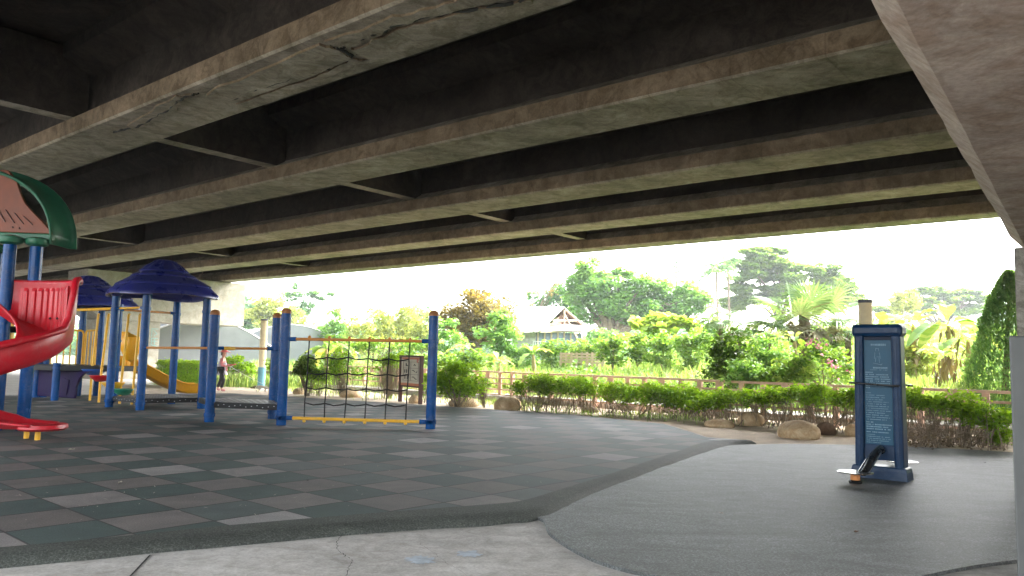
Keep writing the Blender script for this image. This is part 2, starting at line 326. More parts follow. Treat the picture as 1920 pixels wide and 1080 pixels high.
# leaves as many small faces
def leaves(name, P, size, mat, parent=None, seed=0, aspect=.5, upb=.5, tone=None, jit=.5, fold=.25, dirs=None):
    rng = np.random.default_rng(seed); n = len(P); P = np.asarray(P, float)
    N = rng.normal(size=(n, 3)); N /= np.linalg.norm(N, axis=1)[:, None]; N[:, 2] = np.abs(N[:, 2])+upb; N /= np.linalg.norm(N, axis=1)[:, None]
    A = rng.normal(size=(n, 3)) if dirs is None else np.asarray(dirs)+rng.normal(size=(n, 3))*.15
    A -= N*(A*N).sum(1)[:, None]; A /= np.linalg.norm(A, axis=1)[:, None]+1e-9; B = np.cross(N, A)
    S = (size*(1+jit*(rng.random(n)-.5)*2))[:, None] if np.isscalar(size) else (np.asarray(size)*(1+jit*(rng.random(n)-.5)*2))[:, None]
    V = np.empty((n, 4, 3)); dn = N*S*fold*.3
    V[:, 0] = P-A*S*.5-dn; V[:, 1] = P+B*S*aspect*.5+dn*.6-A*S*.08; V[:, 2] = P+A*S*.5-dn; V[:, 3] = P-B*S*aspect*.5+dn*.6-A*S*.08
    off = np.array(origin_of(parent)) if parent else np.zeros(3)
    V = (V-off).reshape(-1, 3).astype(np.float32)
    me = bpy.data.meshes.new(name); me.vertices.add(4*n); me.loops.add(4*n); me.polygons.add(n)
    me.vertices.foreach_set('co', V.ravel()); me.loops.foreach_set('vertex_index', np.arange(4*n, dtype=np.int32))
    me.polygons.foreach_set('loop_start', np.arange(0, 4*n, 4, dtype=np.int32)); me.update(calc_edges=True)
    t = rng.random(n) if tone is None else np.clip(np.asarray(tone)*.6+rng.random(n)*.4, 0, 1)
    at_ = me.attributes.new('tone', 'FLOAT', 'FACE'); at_.data.foreach_set('value', t.astype(np.float32))
    me.materials.append(L[mat]); o = bpy.data.objects.new(name, me); C.objects.link(o); o.parent = parent
    return o
def tone_attr(o, vals):
    a = o.data.attributes.new('tone', 'FLOAT', 'FACE'); a.data.foreach_set('value', np.asarray(vals, np.float32)); return o
def clump_points(cl, per, seed, shell=.55):
    """cl: list of (center, rx, ry, rz, tone); per: leaves per m2 of clump surface"""
    rng = np.random.default_rng(seed); P = []; T = []
    for (c, rx, ry, rz, tn) in cl:
        k = max(12, int(per*4*PI*((rx*ry)**1.6/3+(rx*rz)**1.6/3+(ry*rz)**1.6/3)**(1/1.6)))
        d = rng.normal(size=(k, 3)); d /= np.linalg.norm(d, axis=1)[:, None]
        r = shell+(1-shell)*rng.random(k)**.7; r *= 1+.22*rng.normal(size=k)*.6
        P.append(np.array(c)+d*r[:, None]*np.array([rx, ry, rz])); T.append(np.full(k, tn))
    return np.concatenate(P), np.concatenate(T)
def crown_px(blobs, Y, seed, sub=10, fr=.42, dd=.6, flat=1.0):
    """blobs: (px,py,rx_px,ry_px) seen at distance Y, broken into sub-clumps"""
    r = random.Random(seed); cl = []
    for (px, py, rx, ry) in blobs:
        s = Y/F; n = sub
        for i in range(n):
            a = r.uniform(0, 2*PI); q = math.sqrt(r.random())*.82
            x = px+rx*q*math.cos(a); y = py+ry*q*math.sin(a)
            dy = r.uniform(-1, 1)*rx*s*dd*math.sqrt(max(.05, 1-q*q))
            k = fr*r.uniform(.65, 1.25); R = math.sqrt(rx*ry)*s*k
            c = dep(x, y, Y+dy)
            cl.append((c, R*1.15, R*1.15, R*.75*flat, r.random()))
    return cl
def trunk_mb(base, cl, r0, seed, frac=.5, nb=7, lean=0):
    r = random.Random(seed); m = MB(); base = Vector(base)
    ctr = sum((Vector(c[0]) for c in cl), Vector())/len(cl); low = min(c[0][2]-c[3] for c in cl)
    fork = Vector((base.x+(ctr.x-base.x)*.5+lean, base.y+(ctr.y-base.y)*.5, base.z+(max(low, base.z+.5)-base.z)*.8+(ctr.z-low)*frac*.4))
    mid = (base+fork)/2+Vector((r.uniform(-1, 1), r.uniform(-1, 1), 0))*r0
    m.tube([base-Vector((0, 0, .2)), base+Vector((0, 0, .15)), mid, fork], [r0*1.2, r0*.9, r0*.7, r0*.5], 9)
    for c in r.sample(cl, min(nb, len(cl))):
        e = Vector(c[0]); q = fork.lerp(e, .5)+Vector((r.uniform(-.1, .1), r.uniform(-.1, .1), r.uniform(0, .12)))*(e-fork).length
        m.tube([fork-Vector((0, 0, r0)), q, e], [r0*.36, r0*.18, r0*.05], 6)
    return m
def tree(name, label, cat, Y, blobs, leafm, size, per, basepx=None, basez=None, r0=.25, seed=1, sub=10, fr=.42, flat=1.0, aspect=.5, group=None, upb=.5, shell=.5, bark='bark', nb=7, dd=.6):
    cl = crown_px(blobs, Y, seed, int(sub*1.3), fr*1.25, dd, flat); per *= 2.2
    bx = basepx if basepx is not None else blobs[0][0]
    p = dep(bx, 600, Y); z = basez if basez is not None else terr(p.x, p.y); base = Vector((p.x, p.y, z))
    t = thing(name, label, cat, base, group)
    trunk_mb(base, cl, r0, seed, nb=nb).build('trunk', bark, t, smooth=True)
    P, T = clump_points(cl, per, seed, shell)
    leaves('crown', P, size, leafm, t, seed, aspect, upb, T)
    return t

# ------------------------------------------------------------ terrain and ground
def sstep(a, b, x): x = min(1, max(0, (x-a)/(b-a))); return x*x*(3-2*x)
def terr(x, y):
    t = Tv.x*x+Tv.y*y; g = Gv.x*x+Gv.y*y
    h = 2.5*sstep(22, 42, t)*(.25+.75*sstep(24, 12, g))
    return h+.12*math.sin(x*.35+1)*math.cos(y*.3)*sstep(21.5, 26, t)-.1
m = MB(); NX, NY = 90, 90
def gpt(i, j):
    u, v = i*2-1, j*2-1
    x = 60*u+340*u**5; y = 60*v+340*v**5+20
    return Vector((x, y, terr(x, y)))
m.grid(gpt, NX, NY); struct(m.build('ground', 'soil', smooth='all'))
slab_pts = [tg(-45, -60), tg(-12, -60), tg(-12, -14), tg(21, -14), tg(21, -2), tg(12, 2), tg(12, 21), tg(24, 30), tg(24, 75), tg(-45, 75)]  # wide unseen part behind the camera is added to bounce sunlight in
sheet('concrete_floor', [Vector((p.x, p.y, -.072)) for p in slab_pts], 'slab')
sand_pts = [tg(21.3, -12), tg(21.3, 27.5), tg(18, 30), tg(13.5, 31), tg(11, 24), tg(11, -12)]
sheet('sandy_ground', [Vector((p.x, p.y, -.064)) for p in sand_pts], 'sand')
# poured rubber pad
def fillet(pts, n=6):                      # Catmull-Rom closed
    out = []; N = len(pts)
    for i in range(N):
        a, b, c, d = pts[i-1], pts[i], pts[(i+1) % N], pts[(i+2) % N]
        for k in range(n):
            t = k/n
            out.append(.5*((2*b)+(c-a)*t+(2*a-5*b+4*c-d)*t*t+(3*b-a-3*c+d)*t**3))
    return out
ep = [(.18, 7.2), (.3, 6.5), (.34, 5.95), (.62, 5.2), (1.1, 4.82), (1.7, 4.72), (2.3, 4.85), (3.4, 5.45), (5.6, 6.2), (9.5, 8.0), (11.5, 11.5), (8.6, 12.4), (7.4, 12.95), (6.3, 13.2), (5.1, 13.2), (4.2, 13.0), (3.3, 12.4), (1.9, 10)]
ep = fillet([Vector((x, y, 0)) for x, y in ep], 6)
m = MB(); m.prism([Vector((p.x, p.y, -.14)) for p in ep], (0, 0, .092)); struct(m.build('rubber_pad', 'rubber'))
# rubber tile mat: flat top and sloping rim
near = [(-13, 0.4), (-8.5, 2.55), (-5.2, 4.05), (-3.19, 5.02), (-2.01, 5.81), (-.91, 6.45), (-.1, 6.88), (.12, 7.05), (.3, 7.32), (.57, 7.81), (1.1, 8.75), (1.63, 9.76), (2.4, 11.2), (2.99, 12.36), (3.35, 12.85), (3.65, 13.05), (3.95, 13.17)]
nearo = [(-13, 0.08), (-8.45, 2.25), (-5.1, 3.75), (-3.07, 4.8), (-2.0, 5.43), (-.9, 6.02), (-.05, 6.38), (.3, 6.62), (.55, 7.12), (.92, 7.95), (1.45, 8.95), (1.98, 9.95), (2.7, 11.25), (3.15, 12.05), (3.5, 12.6), (3.8, 12.93), (4.15, 13.14)]
far = [(3.6, 13.35), (3.39, 13.5), (3.34, 14.64), (3.2, 16.18), (2.31, 17.36), (1.33, 18.57), (-.73, 19.8), (-4.78, 22.4), (-8.86, 24.76), (-13.4, 20.9), (-19, 15.5)]
def crv(pts, n=5):
    P = [Vector((x, y, 0)) for x, y in pts]; out = []
    for i in range(len(P)-1):
        a = P[max(i-1, 0)]; b = P[i]; c = P[i+1]; d = P[min(i+2, len(P)-1)]
        for k in range(n):
            t = k/n; out.append(.5*((2*b)+(c-a)*t+(2*a-5*b+4*c-d)*t*t+(3*b-a-3*c+d)*t**3))
    return out+[P[-1]]
cn, co_ = crv(near), crv(nearo)
m = MB(); poly = [Vector((p.x, p.y, 0)) for p in cn]+[Vector((x, y, 0)) for x, y in far]
m.prism([Vector((p.x, p.y, -.08)) for p in poly], (0, 0, .08)); struct(m.build('rubber_tile_mat', 'tiles'))
m = MB(); vs = []; fs = []
rr = random.Random(5)
for a, b in zip(cn, co_):
    j = Vector((rr.uniform(-.012, .012), rr.uniform(-.012, .012), 0))
    vs += [Vector((a.x, a.y, .003)), Vector((a.x, a.y, .003)).lerp(Vector((b.x, b.y, -.03)), .55)+Vector((0, 0, .008)), Vector((b.x, b.y, -.05))+j, Vector((b.x, b.y, -.1))+j]
for i in range(len(cn)-1):
    for k in range(3): fs.append((4*i+k, 4*i+k+1, 4*i+k+5, 4*i+k+4))
m.add(vs, fs); struct(m.build('mat_kerb', 'ramp', smooth='all'))
# raised footpath beside the fence
m = MB(); m.prism([tg(18.1, -8, -.15), tg(19.6, -8, -.15), tg(20.7, 26, -.15), tg(19.2, 26, -.15)], (0, 0, .25)); struct(m.build('footpath', 'path', bevel=.015))
# floor marks: saw-cut joint, cracks and blue paint spots lie on the cement
jm = MB(); a, b = at(282, 1040, -.068), at(150, 1180, -.068); d = (b-a).normalized(); s_ = Vector((-d.y, d.x, 0))*.006
jm.add([a-s_, a+s_, b+s_, b-s_], [(0, 1, 2, 3)]); struct(jm.build('floor_joint', 'crack'))
def crack(pts, wd, seed):
    r = random.Random(seed); m = MB(); P = []
    for (p, q) in zip(pts, pts[1:]):
        for k in range(7):
            P.append(at(p[0]+(q[0]-p[0])*k/7, p[1]+(q[1]-p[1])*k/7, -.067)+Vector((r.uniform(-.008, .008), r.uniform(-.008, .008), 0)))
    vs = []
    for i, p in enumerate(P):
        ww = wd*r.uniform(.25, 1); vs += [p-Vector((ww, 0, 0)), p+Vector((ww, 0, 0))]
    m.add(vs, [(2*i, 2*i+1, 2*i+3, 2*i+2) for i in range(len(P)-1)]); return m
struct(crack([(644, 1000), (631, 1015), (634, 1030), (648, 1043), (662, 1050), (655, 1062), (648, 1080), (640, 1110)], .0035, 1).build('floor_crack', 'crack'))
struct(crack([(786, 1019), (812, 1035), (838, 1055), (870, 1075), (900, 1110)], .0012, 2).build('floor_crack', 'crack'))
def blotch(px, py, rx, ry, seed):
    r = random.Random(seed); c = at(px, py, -.068); e = at(px+rx, py, -.068)-c; f_ = at(px, py-ry, -.068)-c; m = MB(); n = 40
    vs = [c]+[c+(e*math.cos(2*PI*k/n)+f_*math.sin(2*PI*k/n))*r.uniform(.55, 1.1) for k in range(n)]
    m.add(vs, [(0, 1+k, 1+(k+1) % n) for k in range(n)]); return m
struct(blotch(789, 1049, 34, 8, 3).build('floor_paint_spot', 'paint_blue')); struct(blotch(880, 1038, 26, 7, 4).build('floor_paint_spot', 'paint_blue'))

# ------------------------------------------------------------ overpass
SOF, BH = 5.0, .3
ov = thing('overpass', 'dark concrete road bridge spanning overhead on long parallel girders', 'bridge', tg(8, 20))
GIR = [ (-2.95, -1.85), (1.2, 2.3), (5.3, 6.42), (9.42, 10.54), (13.55, 14.7), (17.5, 18.45), (21.44, 22.2)]
GS, GE = -.6, 39.6
def girder(t0, t1, g0, g1):
    c = (t0+t1)/2; w_ = (t1-t0)/2; k = .2
    prof = [(t0+.03, SOF), (t1-.03, SOF), (t1, SOF+.03), (t1, SOF+BH), (c+k, SOF+BH+.22), (c+k, 6.15), (c+.75, 6.4), (c+.75, 6.62), (c-.75, 6.62), (c-.75, 6.4), (c-k, 6.15), (c-k, SOF+BH+.22), (t0, SOF+BH), (t0, SOF+.03)]
    m = MB(); m.prism([tg(a, g0, z) for a, z in prof], Gv*(g1-g0)); return m
MT['web'] = concrete('shaded grimy web concrete', (.032, .025, .019), (.075, .06, .047), (.4, .38, .35))  # shade between the girders is put into this dark colour, along with soot
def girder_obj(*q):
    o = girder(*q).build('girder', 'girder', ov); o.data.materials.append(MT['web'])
    for i in range(14):                     # web and upper faces: recess shade painted into the colour, with grime
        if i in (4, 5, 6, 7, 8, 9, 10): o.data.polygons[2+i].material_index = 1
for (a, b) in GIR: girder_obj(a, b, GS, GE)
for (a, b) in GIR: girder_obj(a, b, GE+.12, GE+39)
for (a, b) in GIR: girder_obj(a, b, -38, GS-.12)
for g0 in (14.75, 30.1):
    for (a, b), (c, d) in zip(GIR, GIR[1:]):
        q, r_ = (a+b)/2+.27, (c+d)/2-.27
        o = MB().box(tg((q+r_)/2, g0, 5.97), (r_-q, .34, 1.24), (Tv, Gv, Vector((0, 0, 1)))).build('diaphragm', 'girder', ov); o.data.materials.append(MT['web']); [setattr(pp_, 'material_index', 1) for pp_ in o.data.polygons if abs(pp_.normal.z) < .5]  # upright diaphragm faces get the same painted shade
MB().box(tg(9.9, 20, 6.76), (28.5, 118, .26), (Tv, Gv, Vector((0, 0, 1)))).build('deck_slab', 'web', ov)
MB().box(tg(23.98, 20, 7.3), (.3, 118, .8), (Tv, Gv, Vector((0, 0, 1)))).build('parapet', 'pale_concrete', ov)
# spalled mortar slabs on the near girder soffit
def plate(pts, z=SOF-.004, th=.03):
    m = MB(); m.prism([Vector((p.x, p.y, z-th)) for p in pts], (0, 0, th)); return m
rr = random.Random(9)
def spall(px_pts, seed):
    r = random.Random(seed); P = [at(x, y, SOF) for x, y in px_pts]; out = []
    for a, b in zip(P, P[1:]+P[:1]):
        for k in range(6): out.append(a.lerp(b, k/6)+Vector((r.uniform(-.035, .035), r.uniform(-.035, .035), 0)))
    return plate(out, th=r.uniform(.02, .035))
def soffit_crack(px, seed):
    r = random.Random(seed); P = [at(x, y, SOF-.02) for x, y in px]; Q = []
    for a, b in zip(P, P[1:]):
        for k in range(6): Q.append(a.lerp(b, k/6)+Vector((r.uniform(-.03, .03), r.uniform(-.03, .03), 0)))
    MB().tube(Q, [r.uniform(.006, .026) for _ in Q], 5).build('soffit_crack', 'crack', ov)
soffit_crack([(435, 187), (480, 168), (545, 148), (600, 134), (640, 116), (662, 105), (645, 96), (610, 83)], 1)
soffit_crack([(640, 87), (700, 64), (760, 42), (860, 20), (960, 6), (1010, -10)], 2)
soffit_crack([(215, 248), (255, 238), (300, 214), (330, 192), (352, 178), (372, 174)], 3)
spall([(240, 232), (330, 178), (362, 174), (330, 205), (250, 243)], 1).build('mortar_patch', 'girder', ov)
spall([(382, 174), (600, 80), (642, 92), (655, 104), (590, 135), (438, 187), (415, 184)], 2).build('mortar_patch', 'girder', ov)
spall([(445, 193), (590, 141), (660, 108), (690, 108), (600, 150), (480, 198)], 3).build('mortar_patch', 'girder', ov)
spall([(612, 76), (740, 28), (830, 4), (950, -30), (990, -14), (830, 22), (740, 46), (655, 82), (628, 84)], 4).build('mortar_patch', 'girder', ov)
spall([(662, 88), (745, 52), (860, 22), (1000, -8), (985, 22), (800, 80), (700, 108), (672, 98)], 5).build('mortar_patch', 'girder', ov)
# near pier: cap over the camera with a chamfered edge, and its column
pr = thing('bridge_pier', 'bare concrete pier with chamfered cap rising beside the right edge', 'bridge pier', tg(12.4, 0, -.07))
cz = 2.7
def capedge(t): return .70+.05*t
m = MB(); ts = [-4+i*.35 for i in range(int(28.4/.35)+1)]; vs = []; rr = random.Random(2)
for t in ts:
    g = capedge(min(t, 10.7)); j = rr.uniform(-.012, .012)
    vs += [tg(t, -1.15, SOF-.02), tg(t, -1.15, cz+.1), tg(t, -1.05, cz), tg(t, g-.135+j*.3, cz+rr.uniform(-.004, .004)), tg(t, g+j, cz+.125+j*.5), tg(t, g, SOF-.02)]
fs = []
for i in range(len(ts)-1):
    for k in range(6): fs.append((6*i+k, 6*i+(k+1) % 6, 6*i+6+(k+1) % 6, 6*i+6+k))
fs += [tuple(range(6)), tuple(reversed(range(6*len(ts)-6, 6*len(ts))))]
m.add(vs, fs); m.build('cap', 'cap', pr)
m = MB(); m.prism([tg(10.75, 1.215, -.1), tg(14.2, 1.215, -.1), tg(14.2, -1.0, -.1), tg(10.75, -1.0, -.1)], (0, 0, cz+.098)); m.build('column', 'column', pr, bevel=.02)
# grey painted upright close to the camera
a = at(1908, 1080, -.07)*.86; a.z = -.07; e = dep(1884, 629, a.y)
gp = thing('grey_upright', 'smooth grey painted upright with flat top cutting off the right edge', 'post', (a.x+.5, a.y+.35, -.07))
gq = [Vector((a.x, a.y, -.1)), Vector((a.x*1.2+.02, a.y*1.2, -.1)), Vector((a.x+1.3, a.y*1.2, -.1)), Vector((a.x+1.1, a.y, -.1))]
MB().prism(gq, (0, 0, e.z+.1)).build('body', 'grey_paint', gp, bevel=.012)

# far pier with hammerhead cap
fp = thing('bridge_pier', 'pale sunlit far pier with wide flat cap behind blue playground roofs', 'bridge pier', tg(16.9, 38.5, -.07))
G0, G1 = 37.5, 39.7
m = MB(); prof = [(14.9, 3.25), (15.7, 2.7), (22.95, 2.7), (22.95, SOF-.02), (14.9, SOF-.02)]
m.prism([tg(a, G0, z) for a, z in prof], Gv*(G1-G0)); m.build('cap', 'pale_concrete', fp, bevel=.02)
m = MB(); m.prism([tg(15.5, G0+.06, -.1), tg(18.45, G0+.06, -.1), tg(18.45, G1-.06, -.1), tg(15.5, G1-.06, -.1)], (0, 0, 2.795)); m.build('column', 'pale_concrete', fp)
ltr = MB(); bx = tg(18.05, G0+.04, 0)
X_, Z_ = Tv, Vector((0, 0, 1))
def stroke(mb, org, X, Z, N, x0, z0, x1, z1, w_, th=.006):
    a = org+X*x0+Z*z0; b = org+X*x1+Z*z1; d = (b-a); ln = d.length; d = d.normalized(); s2 = d.cross(N).normalized()
    mb.box((a+b)/2, (ln+w_, w_, th), (d, s2, N))
N_ = -Gv
for (x0, z0, x1, z1) in [(0, 2.36, .3, 2.36), (0, 2.36, 0, 2.0), (.1, 2.28, .26, 2.12), (.26, 2.12, .12, 2.03), (0, 1.9, .3, 1.9), (0, 1.9, 0, 1.6), (.06, 1.76, .27, 1.76), (.16, 1.9, .16, 1.62), (0, 1.58, .3, 1.52)]:
    stroke(ltr, bx, X_, Z_, N_, x0, z0, x1, z1, .035)
ltr.build('stencil_mark', 'letter', fp)
fp2 = thing('bridge_pier', 'shaded bridge pier farther left behind the red spiral slide', 'bridge pier', tg(4, 38.5, -.07))
m = MB(); m.prism([tg(a, G0+.02, z) for a, z in [(-12, 2.7), (8.2, 2.7), (9, 3.25), (9, SOF-.02), (-12, SOF-.02)]], Gv*(G1-G0)); m.build('cap', 'pale_concrete', fp2)
m = MB(); m.prism([tg(2.5, G0+.08, -.1), tg(5.5, G0+.08, -.1), tg(5.5, G1, -.1), tg(2.5, G1, -.1)], (0, 0, 2.795)); m.build('column', 'pale_concrete', fp2)

# ------------------------------------------------------------ play structures
def post(parent, base, top, r=.088, cap=None, name='post'):
    x, y = base[0], base[1]
    m = MB(); m.tube([(x, y, -.02), (x, y, top)], r, 18); p = m.build(name, 'blue', parent, smooth=True)
    if cap:
        MB().lathe((x, y, top), [(r*1.03, -.03), (r*1.03, .0), (r*.9, .035), (r*.55, .06), (.01, .07)], 18).build('post_cap', 'cap_brown', p, smooth=True)
    return p
def collar(p, x, y, z, r=.088):
    MB().lathe((x, y, z), [(r+.002, -.035), (r+.012, -.03), (r+.012, .03), (r+.002, .035)], 18).build('clamp', 'blue', p, smooth=True)
def bar(name, parent, a, b, r=.024, mat='orange_bar', sock=True):
    a, b = Vector(a), Vector(b); d = (b-a).normalized()
    o = MB().tube([a+d*.08, b-d*.08], r, 10).build(name, mat, parent, smooth=True)
    if sock:
        for e0, e1 in ((a+d*.06, a+d*.2), (b-d*.2, b-d*.06)): MB().tube([e0, e1], r*1.45, 10).build('bar_socket', 'blue', o, smooth=True)
    return o
def deck(name, parent, P, z, th=.09, holes=True):
    P = [Vector((p[0], p[1], z-th)) for p in P]
    o = MB().prism(P, (0, 0, th)).build(name, 'deck', parent, bevel=.004)
    c = sum(P, Vector())/len(P); Q = [c+(p-c)*.93 for p in P]; m = MB(); m.add([q+Vector((0, 0, th+.003)) for q in Q], [tuple(range(len(Q)))]); m.build('deck_surface', 'deck_top', o)
    hm = MB()
    for i in range(10):
        for j in range(5):
            for k in range(3):
                u = (i+.5)/10; v = (j+.5)/5+(k-1)*.05
                a = Q[0].lerp(Q[1], u).lerp(Q[3].lerp(Q[2], u), v)+Vector((0, 0, th+.005)); X = (Q[1]-Q[0])*.035; Y = (Q[3]-Q[0])*.012
                hm.add([a-X-Y, a+X-Y, a+X+Y, a-X+Y], [(0, 1, 2, 3)])
    hm.build('slots', 'hole', o)
    if holes:          # pale dots of light through the perforated skirt
        hm = MB()
        for a, b in ((P[0], P[1]), (P[1], P[2])):
            n = (b-a).normalized().cross(Vector((0, 0, 1))); L_ = (b-a).length; k = int(L_/.11)
            for i in range(1, k):
                q = a.lerp(b, i/k)+Vector((0, 0, th*.5+(i % 3-1)*.015))+n*.002; s = .012
                X = (b-a).normalized()*s
                hm.add([q-X-Vector((0, 0, s*.6)), q+X-Vector((0, 0, s*.6)), q+X+Vector((0, 0, s*.6)), q-X+Vector((0, 0, s*.6))], [(0, 1, 2, 3)])
        hm.build('skirt_holes', 'deck_top', o)
    return o
def dome_roof(parent, c, R, z0, H, rot):
    """square-shouldered pyramid cap with three ridged steps and a ribbed crown"""
    prof = [(.97, -.03), (1.0, -.02), (1.0, .03), (.98, .08), (.86, .24), (.868, .255), (.862, .275), (.845, .29), (.70, .42), (.60, .5), (.608, .515), (.60, .535), (.585, .545), (.465, .645), (.47, .66), (.465, .675), (.445, .69), (.33, .82), (.22, .92), (.2, .95), (.13, .985), (.02, 1.0)]
    m = MB(); n = 72; vs = []; fs = []
    for (r, z) in prof:
        sq = 2+1.6*max(0, r-.3)
        for k in range(n):
            a = 2*PI*k/n; ca, sa = math.cos(a), math.sin(a)
            q = (abs(ca)**sq+abs(sa)**sq)**(-1/sq)
            rr_ = r*R*q; zz = z*H
            if r > .9: zz += -.05*(abs(math.sin(2*a))**2)+.02     # rim dips at the corners
            if .19 < r < .4: rr_ *= 1+.07*(1 if (k % 6) < 3 else -1)
            x, y = rr_*ca, rr_*sa
            vs.append(Vector(c)+Vector((x*math.cos(rot)-y*math.sin(rot), x*math.sin(rot)+y*math.cos(rot), z0+zz)))
    for i in range(len(prof)-1):
        for k in range(n): fs.append((i*n+k, i*n+(k+1) % n, (i+1)*n+(k+1) % n, (i+1)*n+k))
    m.add(vs, fs); return m.build('roof', 'roofblue', parent, smooth=True, solid=.025)

def gpt_(px, py): return at(px, py, 0)
# --- roofed frame, walk-through platform and climbing net: one connected piece
fr = thing('climbing_frame', 'blue play frame with pointed roof, low black decks and rope climbing net', 'climbing frame', (-5.4, 15.6, 0))
p1, p2, p3, p4 = gpt_(204, 763), gpt_(262, 769), gpt_(377, 766), gpt_(321, 757)
q1, q2, q3 = gpt_(392, 791), gpt_(527, 797), gpt_(807, 804)
q4 = Vector((q2.x-.57, q2.y+1.35, 0)); q5 = Vector((q1.x-.75, q1.y+1.35, 0))
RT = 2.5
for p in (p1, p2, p3, p4):
    o = post(fr, p, RT); collar(o, p.x, p.y, .14); collar(o, p.x, p.y, 2.18)
    MB().lathe((p.x, p.y, RT), [(.09, -.02), (.125, .02), (.11, .06), (.02, .08)], 16).build('roof_bracket', 'roofblue', o, smooth=True)
ctr = (p1+p2+p3+p4)/4
dr = (p3-p2); rotr = math.atan2(dr.y, dr.x)
dome_roof(fr, (ctr.x, ctr.y, 0), 1.1, RT+.03, .82, rotr)
pt = {}
for k, (p, top) in {'a': (q1, 1.98), 'b': (q2, 2.02), 'c': (q3, 2.03), 'd': (q4, 2.0)}.items():
    pt[k] = post(fr, p, top, cap=True); collar(pt[k], p.x, p.y, .13)
bar('guard_bar', fr, (p2.x, p2.y, 1.33), (q1.x, q1.y, 1.34)); collar(pt['a'], q1.x, q1.y, 1.34)
bar('guard_bar', fr, (q1.x, q1.y, 1.34), (q4.x, q4.y, 1.36)); collar(pt['d'], q4.x, q4.y, 1.36)
d_ = Vector((q4.x-q1.x, q4.y-q1.y, 0)).normalized(); s_ = Vector((q1.x, q1.y, 1.342))
MB().tube([s_+d_*.2, s_+d_*.42, s_+d_*.45], [.034, .034, .02], 10).build('bar_sleeve', 'yellow', fr, smooth=True)
bar('roof_bar', fr, (p1.x, p1.y, 2.18), (p4.x, p4.y, 2.2)); bar('roof_bar', fr, (p1.x, p1.y, 2.2), (p2.x, p2.y, 2.2), mat='yellow')
deck('deck', fr, [p1+Vector((.05, 0, 0)), p2, p3, p4], .24, .1)
deck('deck', fr, [q1+Vector((.06, -.02, 0)), q2+Vector((-.04, 0, 0)), q4, q5], .36, .1)
# net
tb = bar('net_rail', fr, (q2.x, q2.y, 1.53), (q3.x, q3.y, 1.545), .027, 'orange_bar'); collar(pt['b'], q2.x, q2.y, 1.53); collar(pt['c'], q3.x, q3.y, 1.545)
bb = bar('net_rail', fr, (q2.x, q2.y, .13), (q3.x, q3.y, .12), .029, 'yellow'); collar(pt['b'], q2.x, q2.y, .13); collar(pt['c'], q3.x, q3.y, .12)
us = [.165, .30, .435, .572, .708, .845]; zs = [1.22, .945, .675, .405]
rr = random.Random(7)
off = [[(rr.uniform(-.012, .012), rr.uniform(-.008, .008)) for _ in zs] for _ in us]
def npnt(u, z, dx=0): return Vector((q2.x+(q3.x-q2.x)*u+dx, q2.y+(q3.y-q2.y)*u, z))
knots = []
for i, u in enumerate(us):
    ub = u-.012
    pts = [npnt(u, 1.54)]+[npnt(u+(ub-u)*(j+1)/5, z+off[i][j][1], off[i][j][0]) for j, z in enumerate(zs)]+[npnt(ub, .125)]
    knots.append(pts)
    full = []
    for a, b in zip(pts, pts[1:]):
        for k in range(4): full.append(a.lerp(b, k/4)+Vector((rr.uniform(-.002, .002), 0, 0)))
    MB().tube(full+[pts[-1]], .0125, 6).build('net_rope', 'rope', fr, smooth=True)
    MB().lathe(npnt(u, 1.56), [(.02, -.03), (.03, 0), (.028, .025), (.015, .04)], 10).build('rope_end', 'orange_bar', tb, smooth=True)
    MB().lathe(npnt(ub, .09), [(.012, -.035), (.03, -.02), (.03, .01), (.02, .03)], 10).build('rope_end', 'yellow', bb, smooth=True)
for j in range(4):
    full = []
    for i in range(5):
        a, b = knots[i][j+1], knots[i+1][j+1]
        for k in range(7):
            u = k/7; full.append(a.lerp(b, u)-Vector((0, 0, (.028+.01*rr.random()*(k == 3))*math.sin(PI*u))))
    MB().tube(full+[knots[5][j+1]], .0125, 6).build('net_rope', 'rope', fr, smooth=True)

# --- back tower: dome roof, raised deck, purple arch panel, yellow rails, disc steps, orange slide
bt = thing('play_tower', 'blue tower behind with domed roof, yellow railings, coloured disc steps and orange slide', 'play tower', (-11.3, 20.4, 0))
b1, b2, b3, b4 = at(102, 751, 0), at(212, 752, 0), at(180, 742, 0), at(66, 745, 0)
b5 = at(48, 742, 0)
zr = 2.42
bc = dep(163, 600, 20.6)
bposts = []
for (p, top) in ((b2, zr), (b3, zr), (b4, .92), (b1, .92)):
    o = post(bt, p, top); bposts.append(o); collar(o, p.x, p.y, .85 if top > 1 else .8)
    if top > 1: collar(o, p.x, p.y, 1.5)
for (dx, dy) in ((-.95, -.1), (-.6, .9)):
    post(bt, (bc.x+dx, bc.y+dy), zr)
dome_roof(bt, (bc.x, bc.y, 0), 1.12, zr, .8, rotr+.2)
zd = .86
D = [at(60, 742, 0), at(105, 752, 0), at(205, 748, 0), at(190, 738, 0)]
dk = MB().prism([Vector((b4.x-1.6, b4.y+.3, zd-.13)), Vector((b1.x-.1, b1.y-.06, zd-.13)), Vector((b2.x-.15, b2.y-.05, zd-.13)), Vector((b2.x+.1, b2.y+1.3, zd-.13)), Vector((b4.x-1, b4.y+1.6, zd-.13))], (0, 0, .13)).build('deck', 'deck', bt, bevel=.01)
